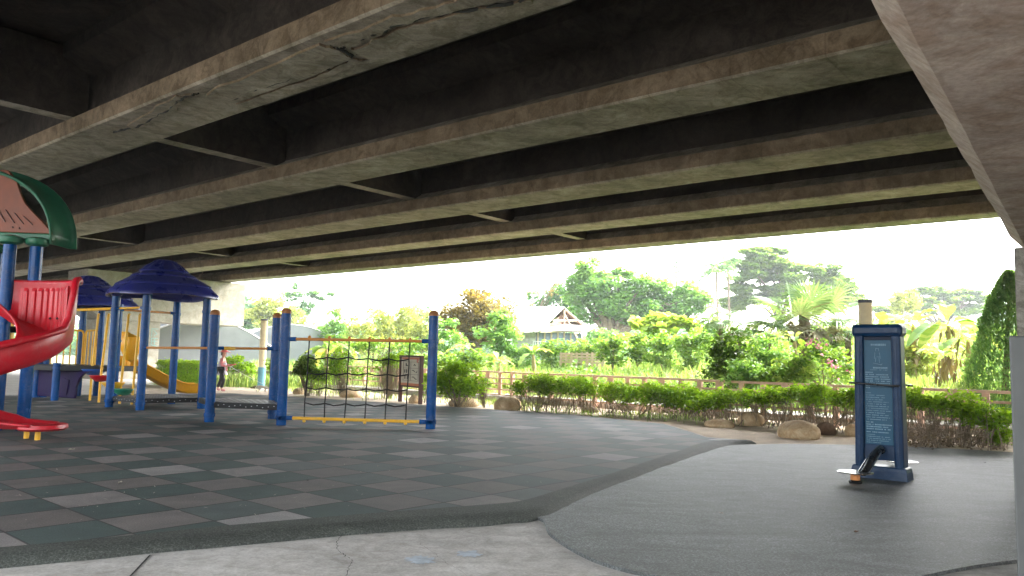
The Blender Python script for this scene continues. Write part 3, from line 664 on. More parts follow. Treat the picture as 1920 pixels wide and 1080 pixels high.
# purple arch panel below the deck
a, b = Vector((b4.x+.1, b4.y-.1, 0)), Vector((b1.x+.75, b1.y-.02, 0))
m = MB(); poly = []
pr_ = [(0, .05), (.78, .05), (.8, .12), (.8, .35), (.86, .55), (.95, .68), (1.1, .73), (0, .73)]
P = [a.lerp(b, u)+Vector((0, 0, z)) for u, z in pr_]; m.prism(P, (.02, .08, 0)); pp = m.build('arch_panel', 'purple', bt, bevel=.02)
m = MB()
for u in (.15, .45): m.prism([a.lerp(b, u+x)+Vector((0, -.02, z)) for x, z in ((0, .12), (.18, .12), (.22, .5), (.06, .56))], (0, .02, 0))
m.build('panel_relief', 'purple', pp, bevel=.01)
# railings
def railing(A, B, z0, z1, n, parent, name='railing'):
    A, B = Vector(A), Vector(B); m = MB(); R = .028
    pts = [A+Vector((0, 0, z0)), A+Vector((0, 0, z1-.1)), A.lerp(B, .04)+Vector((0, 0, z1-.02)), A.lerp(B, .1)+Vector((0, 0, z1)), A.lerp(B, .9)+Vector((0, 0, z1)), A.lerp(B, .96)+Vector((0, 0, z1-.02)), B+Vector((0, 0, z1-.1)), B+Vector((0, 0, z0))]
    m.tube(pts, R, 8)
    for i in range(1, n): p = A.lerp(B, i/n); m.tube([p+Vector((0, 0, z0)), p+Vector((0, 0, z1))], R*.62, 6)
    return m.build(name, 'yellow', parent, smooth=True)
def xy(px, Y): p = dep(px, 700, Y); return (p.x, p.y, 0)
railing(xy(92, 20.8), xy(152, 21.3), zd, 1.78, 5, bt)
railing(xy(156, 21.3), xy(176, 20.6), zd, 1.78, 3, bt)
railing(xy(-8, 20.2), xy(46, 20.4), zd, 1.72, 6, bt)
# disc climber: hanging poles with round steps
A, B = Vector((*dep(128, 583, 19.3).xy, 2.23)), Vector((p1.x, p1.y, 2.2))
bar('overhead_bar', bt, A, B, .034, 'yellow', False)
dst = [('disc_blue', 176, 696, 19.6, .30, 186), ('red', 190, 708, 19.0, .27, 205), ('disc_yellow', 212, 721, 18.7, .26, 243), ('disc_green', 231, 733, 18.5, .26, 264)]
for (mt, px, py, Y, r, tpx) in dst:
    c = dep(px, py, Y); tp = dep(tpx, 588, Y)
    pb = dep({176: 172, 190: 189, 212: 228, 231: 251}[px], 700, Y); s = MB().tube([(pb.x, pb.y, -.02), (pb.x+.004, pb.y, c.z), (tp.x-.02, tp.y, tp.z-.04), (tp.x, tp.y, tp.z)], .03, 8).build('pole', 'yellow', bt, smooth=True)
    MB().lathe((c.x, c.y, c.z), [(.02, -.1), (r*.45, -.09), (r*.85, -.01), (r, .04), (r*.98, .055), (r*.7, .04), (.02, .035)], 24).build('disc_step', mt, bt, smooth=True)
# orange slide: hood and chute
S0, S1, E_ = dep(228, 672, 20.9), dep(300, 690, 21.6), at(374, 742, 0)
def chute(path, wdt, mat, parent, name, wallh=.2, taper=0):
    vs = []; fs = []; prof = [(-.56, .92), (-.5, 1.0), (-.46, .92), (-.4, .12), (-.3, .0), (-.1, -.02), (.1, -.02), (.3, 0), (.4, .12), (.46, .92), (.5, 1.0), (.56, .92)]
    n = len(prof); P = [Vector(p) for p in path]
    for i, p in enumerate(P):
        d = (P[min(i+1, len(P)-1)]-P[max(0, i-1)]); s = Vector((d.y, -d.x, 0)).normalized()
        tp_ = 1-taper*i/(len(P)-1)
        for (x, z) in prof: vs.append(p+s*(x*wdt)+Vector((0, 0, z*wallh*tp_)))
    for i in range(len(P)-1):
        for k in range(n-1): fs.append((i*n+k, (i+1)*n+k, (i+1)*n+k+1, i*n+k+1))
    m = MB(); m.add(vs, fs); return m.build(name, mat, parent, smooth='all', solid=.03)
st, en = Vector((S0.x-.2, S0.y, .84)), Vector((E_.x, E_.y, .1)); path = []
for i in range(22):
    u = i/21; z = .84+(.1-.84)*(u**1.02 if u < .2 else (u*1.0)) ; z = .84 if u < .05 else .84-(.76)*sstep(0, 1, (u-.05)/.85)**.85
    path.append(Vector((st.x+(en.x-st.x)*u, st.y+(en.y-st.y)*u, max(.1, z))))
chute(path, .62, 'slide_orange', bt, 'slide', .26)
hp = [(-.5, 0), (-.5, .5), (-.62, .66), (-.62, .95), (-.5, 1.08), (-.3, 1.15), (0, 1.17), (.3, 1.15), (.5, 1.08), (.62, .95), (.62, .66), (.5, .5), (.5, 0), (.36, 0), (.36, .6), (.28, .78), (0, .86), (-.28, .78), (-.36, .6), (-.36, 0)]
hc = Vector((st.x+.1, st.y+.05, .84)); d = (en-st); d.z = 0; d.normalize(); X = Vector((d.y, -d.x, 0))
hd = MB().prism([hc+X*(x*.8)+Vector((0, 0, z*.8)) for x, z in hp], d*.14).build('slide_hood', 'slide_orange', bt, bevel=.03)
MB().lathe(dep(246, 648, 20.7)-Vector((0, 0, .0)), [(.02, -.42), (.12, -.36), (.26, -.1), (.3, .05), (.26, .22), (.02, .3)], 20).build('slide_bubble', 'slide_orange', bt, smooth=True)

# --- spiral slide tower at the left edge
sp = thing('spiral_slide_tower', 'tall blue posts with green and orange roof and red spiral slide, cut by left edge', 'slide tower', (-8.6, 12.4, 0))
A_ = at(42, 806, 0); B_ = dep(2, 700, 12.0); B_ = Vector((B_.x-.02, B_.y, 0))
TT = 2.93
for p in (A_, B_, Vector((A_.x-1.25, A_.y+.95, 0)), Vector((B_.x-1.2, B_.y+.3, 0))):
    o = post(sp, p, TT, .094)
    MB().lathe((p.x, p.y, TT-.02), [(.1, -.05), (.16, -.02), (.18, .03), (.17, .07), (.08, .1)], 18).build('roof_collar', 'green', o, smooth=True)
# arched roof: shell along the view, orange gable panel, dark soffit beam
RC = Vector((-9.02, 12.1, 0)); Xr = Vector((.995, .08, 0)).normalized(); Yr = Vector((-Xr.y, Xr.x, 0))
zb = 3.08
def arch(s, rx, rz, z0):       # s 0..1 from right foot over apex to left foot
    a = PI*s; return (rx*abs(math.cos(a))**.75*(1 if math.cos(a) > 0 else -1), z0+rz*math.sin(a)**.9)
m = MB(); n = 28; ring = []
for (dy, k, zz) in ((-.06, .98, 0), (.0, .96, 0), (.15, .93, .02), (.32, .95, .02), (.46, 1.0, 0), (.5, 1.03, 0), (.5, 1.06, 0)):
    ring.append([RC+Xr*arch(i/n, 1.74*k, 1.24*k, 0)[0]+Yr*dy+Vector((0, 0, zb-.17+zz+arch(i/n, 1.74*k, 1.24*k, 0)[1])) for i in range(n+1)])
vs = [p for r_ in ring for p in r_]; N1 = n+1
m.add(vs, [(i*N1+k, i*N1+k+1, (i+1)*N1+k+1, (i+1)*N1+k) for i in range(len(ring)-1) for k in range(n)]); m.build('roof_shell', 'green', sp, smooth='all', solid=.035)
pan = [RC+Xr*x+Yr*(-.02)+Vector((0, 0, zb+z)) for x, z in [(1.68, .0), (1.66, .05), (1.53, .2), (1.4, .32), (1.25, .48), (1.17, .64), (1.1, .82), (.95, 1.0), (-.95, 1.0), (-1.17, .64), (-1.53, .2), (-1.68, 0)]]
go = MB().prism(pan, Yr*.07).build('gable_panel', 'panel_orange', sp, bevel=.012)
m = MB()
for i in range(7):
    x = 1.4-.14*i; m.tube([RC+Xr*x-Yr*.03+Vector((0, 0, zb+.13+.01*i)), RC+Xr*(x-.15)-Yr*.03+Vector((0, 0, zb+.26+.05*i))], .008, 6)
for (x, z) in ((1.2, .07), (1.1, .08), (.72, .12), (.35, .2), (.72, .5), (.36, .85), (.1, .5)): m.lathe(RC+Xr*x-Yr*.03+Vector((0, 0, zb+z)), [(.002, -.016), (.016, 0), (.002, .016)], 8)
m.build('panel_grooves', 'brown', go, smooth=True)
MB().box(RC+Xr*0+Yr*.03+Vector((0, 0, zb-.06)), (3.4, .12, .12), (Xr, Yr, Vector((0, 0, 1)))).box(RC+Xr*.95+Yr*.4+Vector((0, 0, zb-.04)), (.9, .7, .06), (Xr, Yr, Vector((0, 0, 1)))).build('roof_beam', 'green', sp, bevel=.02)
# platform and rails between its posts
MB().prism([Vector((B_.x-1.3, B_.y-.1, 1.5)), Vector((B_.x-.1, B_.y-.1, 1.5)), Vector((A_.x-.15, A_.y+.05, 1.5)), Vector((A_.x-1.3, A_.y+1, 1.5))], (0, 0, .1)).build('platform', 'deck', sp, bevel=.01)
yb = dep(22, 610, 13.1)
MB().tube([(yb.x, yb.y, 1.3), (yb.x, yb.y, 2.06)], .035, 8).tube([(yb.x-.9, yb.y-.3, 2.06), (yb.x+.02, yb.y, 2.06)], .03, 8).build('rail', 'yellow', sp, smooth=True)
# helical trough
HC = Vector((-7.42, 11.0, 0)); HR = 1.08
def zfl(th): return 1.34+.46*(th/90) if th > -200 else 0       # floor height, degrees
def wall(th):
    return .42+.68*sstep(2, 16, th)*(1-.0*sstep(60, 120, th))
def hel(u, v):
    th = 118-(118+235)*u; a = rad(th); z = 1.16+.50*(th/90); z = max(z, .24)
    s5 = sstep(0, 14, th); hw = .42*(1-s5)+(2.30-z)*s5
    z -= .0
    prof = [(.34, .16), (.40, .10), (.46, .0), (.7, -.03), (.9, .0), (.985, .09), (1.0, hw*.5), (1.01, hw-.03), (1.0, hw), (1.045, hw+.012), (1.06, hw-.03), (1.05, hw-.07)]
    k = min(int(round(v*(len(prof)-1))), len(prof)-1); r_, dz = prof[k]
    return HC+Vector((math.cos(a)*HR*r_, math.sin(a)*HR*r_, z+dz))
m = MB(); m.grid(hel, 80, 11); m.build('spiral_chute', 'red', sp, smooth='all', solid=.03)
# tall ribbed guard at the start of the spiral
def ribp(u, v):
    th = 98-76*u; a = rad(th); s = 1 if (int(u*22) % 2) else 0
    z = 1.38+v*.8
    r_ = HR*(.93-.022*s*(1 if .06 < v < .94 else 0))
    return HC+Vector((math.cos(a)*r_, math.sin(a)*r_*.95-.03, z))
m = MB(); m.grid(ribp, 96, 16); rb = m.build('ribbed_guard', 'red', sp, smooth=False, solid=.03)
for (dx, z) in ((94, 597), (107, 597)):
    q = dep(dx, z, HC.y+.55); MB().lathe(q, [(.004, -.02), (.022, 0), (.004, .02)], 10).build('bolt', 'black', rb)
# lower exit chute with yellow legs
X1 = dep(86, 796, 10.9); path = []
for i in range(18):
    u = i/17; x = HC.x-1.6+(X1.x-(HC.x-1.6))*u; z = .17+.66*(1-u)**1.9 if u < .8 else .17
    path.append(Vector((x, 10.95-.08*u, max(.17, z))))
chute(path, .6, 'red', sp, 'exit_chute', .24, .8)
ex = path[-1]; m = MB()
m.lathe((ex.x-.03, ex.y, .17), [(.02, -.03), (.28, -.03), (.32, .0), (.31, .05), (.26, .03), (.02, .0)], 24); m.build('exit_lip', 'red', sp, smooth=True)
for px, py in ((49, 822), (70, 825)):
    p = at(px, py, 0); MB().tube([(p.x, p.y, -.01), (p.x, p.y, .16)], .036, 12).build('leg', 'yellow', sp, smooth=True)

# ------------------------------------------------------------ two-sided exercise machine
XM = -Gv; YM = Tv; ZM = Vector((0, 0, 1))
fl = at(1598, 893, -.05); MW = .6
MO = fl+XM*(MW/2)+Vector((0, 0, 0)); MO.z = -.05
ma = thing('stepper_machine', 'dark blue upright exercise station with instruction plate and round metal footplate', 'exercise machine', MO)
def ml(x, y, z): return MO+XM*x+YM*y+ZM*z
AX = (XM, YM, ZM)
MH = 1.80; DP = .24
def taper_col(x0, x1, y0, y1, z0, z1, dx):
    m = MB(); vs = [ml(x0, y0, z0), ml(x1, y0, z0), ml(x1, y1, z0), ml(x0, y1, z0), ml(x0+dx, y0, z1), ml(x1+dx, y0, z1), ml(x1+dx, y1, z1), ml(x0+dx, y1, z1)]
    return m.add(vs, [(3, 2, 1, 0), (4, 5, 6, 7), (0, 1, 5, 4), (1, 2, 6, 5), (2, 3, 7, 6), (3, 0, 4, 7)])
for sgn, x0, x1, dx in ((-1, -.27, -.165, .012), (1, .165, .27, -.012)):
    c = taper_col(x0, x1, 0, DP, .1, MH-.1, dx).build('side_column', 'navy', ma, bevel=.03)
    taper_col((x0+x1)/2-.018, (x0+x1)/2+.018, -.006, .02, .14, MH-.14, dx).build('column_rib', 'navy', c, bevel=.008)
MB().box(ml(0, DP/2, MH-.055), (.565, DP+.03, .15), AX).build('top_cap', 'navy', ma, bevel=.045)
MB().box(ml(0, DP/2, (MH+.34)/2-.03), (.36, .13, MH-.46), AX).build('core_panel', 'navy_dark', ma, bevel=.01)
MB().box(ml(0, DP/2, .31), (.36, .15, .19), AX).build('lower_panel', 'navy', ma, bevel=.015)
m = MB(); vs = []
for (hx, hy, z) in ((.315, .025, 0), (.305, .018, .1), (.295, .01, .14), (.28, 0, .15)):
    vs += [ml(-hx, -hy, z), ml(hx, -hy, z), ml(hx, DP+hy, z), ml(-hx, DP+hy, z)]
m.add(vs, [(4*i+k, 4*i+(k+1) % 4, 4*i+4+(k+1) % 4, 4*i+4+k) for i in range(3) for k in range(4)]+[(12, 13, 14, 15)]); m.build('base_skirt', 'navy', ma, bevel=.012)
pl = MB().box(ml(.0, .052, 1.01), (.315, .008, 1.24), AX).build('information_plate', 'plate', ma, bevel=.006)
def plate_row(mb, z, h, segs, rnd, x0=-.14, x1=.14):
    x = x0
    while x < x1:
        wd = rnd.uniform(.006, .013)*(h/.012)
        if rnd.random() > .14: mb.box(ml(x+wd/2, .0465, z), (wd, .002, h*rnd.uniform(.75, 1)), AX)
        x += wd+.0035
tm = MB(); rn = random.Random(3)
plate_row(tm, 1.575, .026, 0, rn, -.075, .085); plate_row(tm, 1.30, .02, 0, rn, -.07, .09); plate_row(tm, 1.275, .008, 0, rn, -.085, .1)
for i, e in enumerate((-.06, .11, .12, .13, .13, .13, .12, -.09)): plate_row(tm, 1.245-.026*i, .014, 0, rn, -.14, e)
for i in range(13): plate_row(tm, 1.0-.026*i, .009, 0, rn, -.14, (-.09, .06, .07, .05, .11, .08, .11, .1, .12, .07, .11, .12, .08)[i])
for i, e in enumerate((-.07, .13, .12, .13)): plate_row(tm, .655-.026*i, .014, 0, rn, -.14, e)
plate_row(tm, .54, .012, 0, rn, -.14, .1)
for i in range(5): plate_row(tm, .51-.023*i, .008, 0, rn, -.14, (-.05, .11, .12, .1, .02)[i])
tm.build('lettering', 'ink', pl)
fm = MB()      # faint outline drawing of a user on a footplate
def fs_(a, b, c, d): stroke(fm, ml(0, .046, 0), XM, ZM, -YM, a, b, c, d, .004, .002)
for q in [(-.02, 1.53, .01, 1.53), (.01, 1.53, .015, 1.5), (-.02, 1.53, -.022, 1.5), (-.03, 1.48, -.035, 1.41), (.02, 1.48, .03, 1.41), (-.01, 1.43, .03, 1.43), (-.02, 1.42, -.025, 1.37), (.015, 1.42, .02, 1.36), (-.05, 1.355, .0, 1.345), (.0, 1.345, .045, 1.335), (.03, 1.335, .05, 1.35)]: fs_(*q)
fm.build('drawing', 'ink', pl)
MB().tube([ml(-.29, .05, 1.115), ml(-.295, -.05, 1.115), ml(-.26, -.085, 1.115), ml(.2, -.085, 1.095), ml(.235, -.05, 1.095), ml(.235, .05, 1.095)], .012, 10).build('grab_bar', 'black', ma, smooth=True)
MB().tube([ml(.29, DP-.05, 1.1), ml(.31, DP+.07, 1.1), ml(.28, DP+.085, 1.1), ml(-.28, DP+.085, 1.1)], .011, 8).build('grab_bar', 'black', ma, smooth=True)
def pedal(sx, sy, px, out):
    yb = .05 if sy < 0 else DP-.05
    hub = ml(px, yb, .33)
    ft = ml(px+out[0], yb+out[1], .085); fa = ft+XM*(.07 if sy < 0 else 0)-YM*(.05*sy)
    k = hub+(fa-hub)*.3+ZM*.06
    arm = MB().tube([hub-YM*.02*sy*-1, hub+YM*(-.05 if sy < 0 else .05)+ZM*.02, k, fa+ZM*.02], [.048, .046, .038, .034], 12).build('pedal_arm', 'black', ma, smooth=True)
    d = (fa-k); s = Vector((-d.y, d.x, 0)).normalized()*.055
    MB().tube([k+s, fa+s+ZM*.03], .0085, 8).tube([k-s, fa-s+ZM*.03], .0085, 8).build('arm_tube', 'chrome', arm, smooth=True)
    dc = MB().lathe(ft+ZM*.03, [(.004, .0), (.19, .0), (.193, .006), (.19, .012), (.004, .012)], 36).build('footplate', 'chrome', ma, smooth=True)
    hm = MB(); rr_ = random.Random(4)
    for i in range(150):
        a, r_ = i*2.39996, .182*math.sqrt(i/150); hm.lathe(ft+Vector((r_*math.cos(a), r_*math.sin(a), .0435)), [(.0062, 0), (.0045, .0008)], 6)
    hm.build('tread_holes', 'hole', dc)
    MB().lathe(ft-ZM*.05, [(.05, 0), (.052, .005), (.05, .075), (.03, .08)], 18).build('rubber_stop', 'cork', ma, smooth=True)
    MB().lathe(ft-ZM*.085, [(.07, 0), (.075, .02), (.06, .036), (.02, .037)], 18).build('stop_foot', 'black', ma, smooth=True)
pedal(1, -1, .02, (-.13, -.6)); pedal(1, 1, .02, (.0, .8))

# ------------------------------------------------------------ notice board
nb = at(750, 753, -.06); nb2 = at(788, 758, -.06); X = (nb2-nb).normalized(); Yn = Vector((-X.y, X.x, 0)); W_ = (nb2-nb).length; NA = (X, Yn, ZM)
sg = thing('notice_board', 'brown framed notice board with cream panel of picture cells beside the net', 'sign', (nb+nb2)/2)
for p in (nb, nb2): MB().box(p+ZM*.68, (.1, .1, 1.36), NA).build('leg', 'brown', sg, bevel=.01)
c = (nb+nb2)/2; fw = W_-.1
MB().box(c+ZM*1.345, (fw+.2, .11, .05), NA).build('top_rail', 'brown', sg, bevel=.006); MB().box(c+ZM*.475, (fw, .08, .05), NA).build('bottom_rail', 'brown', sg, bevel=.006)
pn = MB().box(c+ZM*.91, (fw, .035, .82), NA).build('panel', 'cream', sg)
def sq(mb, u, v, w_, h): mb.box(c-Yn*.021+X*(fw*(u-.5))+ZM*(.5+.82*v), (w_*fw, .006, h*.82), NA)
for q_ in ((.5, .955, .94, .07), (.5, .04, .98, .08)): mb = MB(); sq(mb, *q_); mb.build('colour_band', 'sign_orange', pn)
mb = MB()
for v in (.17, .39, .61, .83): sq(mb, .52, v, .84, .008)
for u in (.12, .52, .92): sq(mb, u, .5, .012, .66)
for u, v, w_, h in [(.27, .73, .05, .1), (.33, .7, .04, .05), (.2, .5, .05, .12), (.3, .5, .05, .13), (.4, .5, .05, .12), (.22, .28, .05, .12), (.36, .28, .06, .13)]: sq(mb, u, v, w_, h)
for pts in ([(.6, .54), (.68, .53), (.74, .49)], [(.8, .46), (.86, .5)], [(.6, .3), (.68, .31), (.78, .24), (.84, .23)], [(.68, .7), (.72, .75), (.77, .7)]):
    for a, b in zip(pts, pts[1:]):
        P = [c-Yn*.022+X*(fw*(q[0]-.5))+ZM*(.5+.82*q[1]) for q in (a, b)]; mb.tube(P, .012, 5)
mb.build('pictograms', 'darkink', pn)
mb = MB(); mc = c-Yn*.024+X*(fw*.38)+ZM*(.5+.82*.87); mb.tube([mc+X*.045*math.cos(a)+ZM*.045*math.sin(a) for a in [i*PI/6 for i in range(12)]], .009, 5); mb.tube([mc-X*.03-ZM*.02, mc+X*.03+ZM*.02], .008, 5); mb.build('red_mark', 'redink', pn)

# ------------------------------------------------------------ pillars
for (px, py, Y, lab) in ((496, 598, 30.0, 'round cream pillar with blue foot seen behind the person walking a dog'), (1622, 562, 16.3, 'round cream pillar with dark cap rising right behind the exercise machine')):
    tp = dep(px, py, Y); pl_ = thing('round_pillar', lab, 'pillar', (tp.x, tp.y, -.06), 'painted round pillars')
    MB().lathe((tp.x, tp.y, 0), [(.135, .75), (.135, tp.z-.06)], 24).build('shaft', 'pillar_cream', pl_, smooth=True)
    MB().lathe((tp.x, tp.y, 0), [(.139, -.06), (.139, .75)], 24).build('painted_foot', 'pillar_blue', pl_, smooth=True)
    MB().lathe((tp.x, tp.y, 0), [(.142, tp.z-.07), (.142, tp.z), (.02, tp.z+.01)], 24).build('top_cap', 'pillar_cap', pl_, smooth=True)

# ------------------------------------------------------------ fence along the path
FA, FB = tg(20.55, 26), tg(16.75, -1.5)
fe = thing('slat_fence', 'long low pink brown timber fence behind the clipped hedges', 'fence', FA)
FL_ = (FB-FA).length; Xf = (FB-FA).normalized(); Yf = Vector((-Xf.y, Xf.x, 0)); fax = (Xf, Yf, ZM); nps = 16; rr = random.Random(11)
zt = .9
for i in range(nps+1):
    p = FA+Xf*(FL_*i/nps)
    MB().box(p+ZM*(zt/2-.06), (.11, .11, zt+.02), fax).build('fence_post', 'wood', fe, bevel=.008)
for k, z in enumerate((zt-.01, .70, .52, .34, .17)):
    for i in range(nps):
        a = FA+Xf*(FL_*(i+.5)/nps)+ZM*(z+rr.uniform(-.006, .006)-.05)
        MB().box(a+Yf*(-.066 if k else 0), (FL_/nps-(.004 if not k else .01), .12 if k == 0 else .03, .055 if k == 0 else .05), fax).build('rail', 'wood', fe, bevel=.006)
for i in range(nps):
    for j, u in enumerate((.33, .68)):
        a = FA+Xf*(FL_*(i+u)/nps); h = .16 if (i+j) % 2 else .7
        MB().box(a+Yf*-.02+ZM*(zt-.075-h/2-.01), (.13 if j else .2, .05, h), fax).build('spacer_block', 'wood', fe, bevel=.005)

# ------------------------------------------------------------ boulders
for (px, py, wpx, hpx, mt, lab, sd_) in [
    (657, 745, 50, 17, 'rock', 'long low tan boulder seen through the rope net', 1), (775, 756, 24, 18, 'rock', 'small tan boulder between the legs of the notice board', 2),
    (868, 762, 56, 20, 'rock', 'greyish boulder under the leafy shrub right of the net', 3), (952, 769, 60, 30, 'rock', 'large rounded tan boulder left of the long hedge', 4),
    (1108, 773, 38, 13, 'rockdark', 'flat dark brown stone in front of the hedge', 5), (1352, 801, 56, 17, 'rock', 'low tan boulder at the edge of the sandy strip', 6),
    (1412, 798, 58, 30, 'rock', 'tan boulder half hidden under hedge twigs', 7), (1505, 822, 92, 38, 'rock', 'biggest smooth tan boulder beside the exercise machine', 8),
    (1552, 815, 36, 28, 'rockdark', 'reddish brown boulder just behind the biggest boulder', 9), (1602, 818, 34, 26, 'rock', 'tan boulder partly hidden behind the exercise machine', 10),
    (560, 739, 30, 14, 'rock', 'small boulder at the foot of the dark round shrub', 11), (527, 737, 22, 11, 'rock', 'little boulder just right of the white dog', 12), (480, 728, 22, 6, 'rockdark', 'flat brown stone left of the white dog', 13)]:
    p = at(px, py, -.06); s = wpx/F*p.y/2; h = hpx/F*p.y; p.y += s*.4
    o = rock_mb((p.x, p.y, -.07), s, s*.8, h*.62, sd_, rot=sd_).build('boulder', mt, None, smooth='all')
    tag(o, lab, 'boulder', 'boulders along the planted strip')

# ------------------------------------------------------------ person, dog, leash, bucket
def skin(name, J, edges, mat, parent, lv=2):
    me = bpy.data.meshes.new(name); ks = list(J); ix = {k: i for i, k in enumerate(ks)}
    off_ = origin_of(parent) if parent else Vector((0, 0, 0))
    me.from_pydata([tuple(Vector(J[k][0])-off_) for k in ks], [(ix[a], ix[b]) for a, b in edges], []); me.update()
    o = bpy.data.objects.new(name, me); C.objects.link(o); o.parent = parent
    md = o.modifiers.new('skin', 'SKIN'); md.use_smooth_shade = True; md.branch_smoothing = .5
    for i, k in enumerate(ks):
        r_ = J[k][1]; r_ = r_ if isinstance(r_, tuple) else (r_, r_); me.skin_vertices[0].data[i].radius = r_
    me.skin_vertices[0].data[0].use_root = True
    sb = o.modifiers.new('sub', 'SUBSURF'); sb.levels = lv; sb.render_levels = lv
    me.materials.append(MT[mat]); return o
pf = at(413, 734, -.06); pf.x += .02
pe = thing('person', 'person in coral sun hat, pink and grey top and black trousers walking a dog', 'person', pf)
K = 1.42
def pj(x, y, z): return pf+Vector((x, y, z))*K
# walking to the right (+x), side on; left leg (far, +y) back, right leg forward
J = {'pel': (pj(0, 0, .52), (.085*K, .1*K)), 'wai': (pj(.005, 0, .62), (.072*K, .085*K)), 'che': (pj(.01, 0, .73), (.075*K, .1*K)), 'nek': (pj(.015, 0, .835), .034*K), 'hd0': (pj(.03, 0, .87), (.045*K, .04*K)), 'hd1': (pj(.03, 0, .925), (.058*K, .052*K)), 'hd2': (pj(.025, 0, .965), (.04*K, .036*K)),
     'hpL': (pj(0, .055, .5), .062*K), 'knL': (pj(-.03, .06, .29), .043*K), 'anL': (pj(-.11, .06, .07), .026*K), 'toL': (pj(-.05, .06, .03), .024*K),
     'hpR': (pj(0, -.055, .5), .062*K), 'knR': (pj(.065, -.06, .28), .043*K), 'anR': (pj(.03, -.06, .06), .026*K), 'toR': (pj(.12, -.065, .025), .024*K),
     'shL': (pj(.01, .1, .785), .036*K), 'elL': (pj(.035, .125, .64), .026*K), 'wrL': (pj(.165, .07, .635), .017*K), 'haL': (pj(.2, .055, .64), .019*K),
     'shR': (pj(.01, -.1, .785), .036*K), 'elR': (pj(.03, -.125, .635), .026*K), 'wrR': (pj(.15, -.08, .61), .017*K), 'haR': (pj(.185, -.06, .615), .019*K)}
ed = [('pel', 'wai'), ('wai', 'che'), ('che', 'nek'), ('nek', 'hd0'), ('hd0', 'hd1'), ('hd1', 'hd2')]
for s in 'LR':
    ed += [('pel', 'hp'+s), ('hp'+s, 'kn'+s), ('kn'+s, 'an'+s), ('an'+s, 'to'+s), ('che', 'sh'+s), ('sh'+s, 'el'+s), ('el'+s, 'wr'+s), ('wr'+s, 'ha'+s)]
    b = J['ha'+s][0]
    for i, (dy, ln) in enumerate(((-.016, .045), (-.005, .052), (.006, .05), (.016, .04))):
        J['f%d%s' % (i, s)] = (b+Vector((.018, dy, -.004))*K, .0065*K); J['g%d%s' % (i, s)] = (b+Vector((.018+ln*.6, dy, -.012))*K, .0055*K)
        ed += [('ha'+s, 'f%d%s' % (i, s)), ('f%d%s' % (i, s), 'g%d%s' % (i, s))]
    J['t'+s] = (b+Vector((.015, .02*(1 if s == 'R' else -1), .014))*K, .006*K); ed.append(('ha'+s, 't'+s))
skin('body', J, ed, 'skin', pe)
def sub(keys, grow, dz=0): return {k: (J[k][0]+Vector((0, 0, dz)), tuple(v*grow for v in (J[k][1] if isinstance(J[k][1], tuple) else (J[k][1],)*2))) for k in keys}
jt = sub(['pel', 'wai', 'che', 'shL', 'elL', 'wrL', 'shR', 'elR', 'wrR'], 1.22); jt['pel'] = (pj(0, 0, .5), (.098*K, .112*K)); jt['sk'] = (pj(.005, 0, .44), (.1*K, .11*K)); jt['wrL'] = (J['wrL'][0].lerp(J['elL'][0], .15), (.024*K,)*2); jt['wrR'] = (J['wrR'][0].lerp(J['elR'][0], .15), (.024*K,)*2)
jt2 = {k: jt[k] for k in ('pel', 'sk', 'wai', 'che')}
skin('top', jt2, [('pel', 'sk'), ('pel', 'wai'), ('wai', 'che')], 'greycloth', pe)
jt3 = {'che': (pj(.022, 0, .745), (.085*K, .108*K)), **{k: jt[k] for k in ('shL', 'elL', 'wrL', 'shR', 'elR', 'wrR')}, 'w2': (pj(.055, 0, .6), (.045*K, .07*K)), 'w3': (pj(.075, 0, .47), (.035*K, .08*K))}
skin('pink_jacket', jt3, [('che', 'shL'), ('shL', 'elL'), ('elL', 'wrL'), ('che', 'shR'), ('shR', 'elR'), ('elR', 'wrR'), ('che', 'w2'), ('w2', 'w3')], 'pink', pe)
jl = {'pel': (pj(0, 0, .5), (.088*K, .1*K)), **{k+s: (J[k+s][0], (J[k+s][1]*1.16,)*2) for k in ('hp', 'kn') for s in 'LR'}, **{'an'+s: (J['an'+s][0]+Vector((0, 0, .03)), (.036*K,)*2) for s in 'LR'}}
skin('trousers', jl, [('pel', 'hpL'), ('hpL', 'knL'), ('knL', 'anL'), ('pel', 'hpR'), ('hpR', 'knR'), ('knR', 'anR')], 'trouser', pe)
for s in 'LR':
    a_, t_ = J['an'+s][0], J['to'+s][0]
    skin('shoe', {'a': (a_+Vector((-.02, 0, -.02)), .036*K), 'b': (a_.lerp(t_, .5)+Vector((0, 0, -.0)), .033*K), 'c': (t_+Vector((.02, 0, .005)), .028*K)}, [('a', 'b'), ('b', 'c')], 'shoe', pe, 1)
skin('hair', {'a': (pj(.005, 0, .95), .056*K), 'b': (pj(-.01, 0, .9), .05*K), 'c': (pj(-.015, 0, .86), .03*K)}, [('a', 'b'), ('b', 'c')], 'hair', pe, 1)
m = MB(); m.lathe(pj(.035, 0, .965), [(.15*K, -.018*K), (.152*K, -.012*K), (.1*K, .004*K), (.066*K, .012*K), (.062*K, .04*K), (.045*K, .062*K), (.01, .068*K)], 24); m.build('sun_hat', 'hatpink', pe, smooth=True)
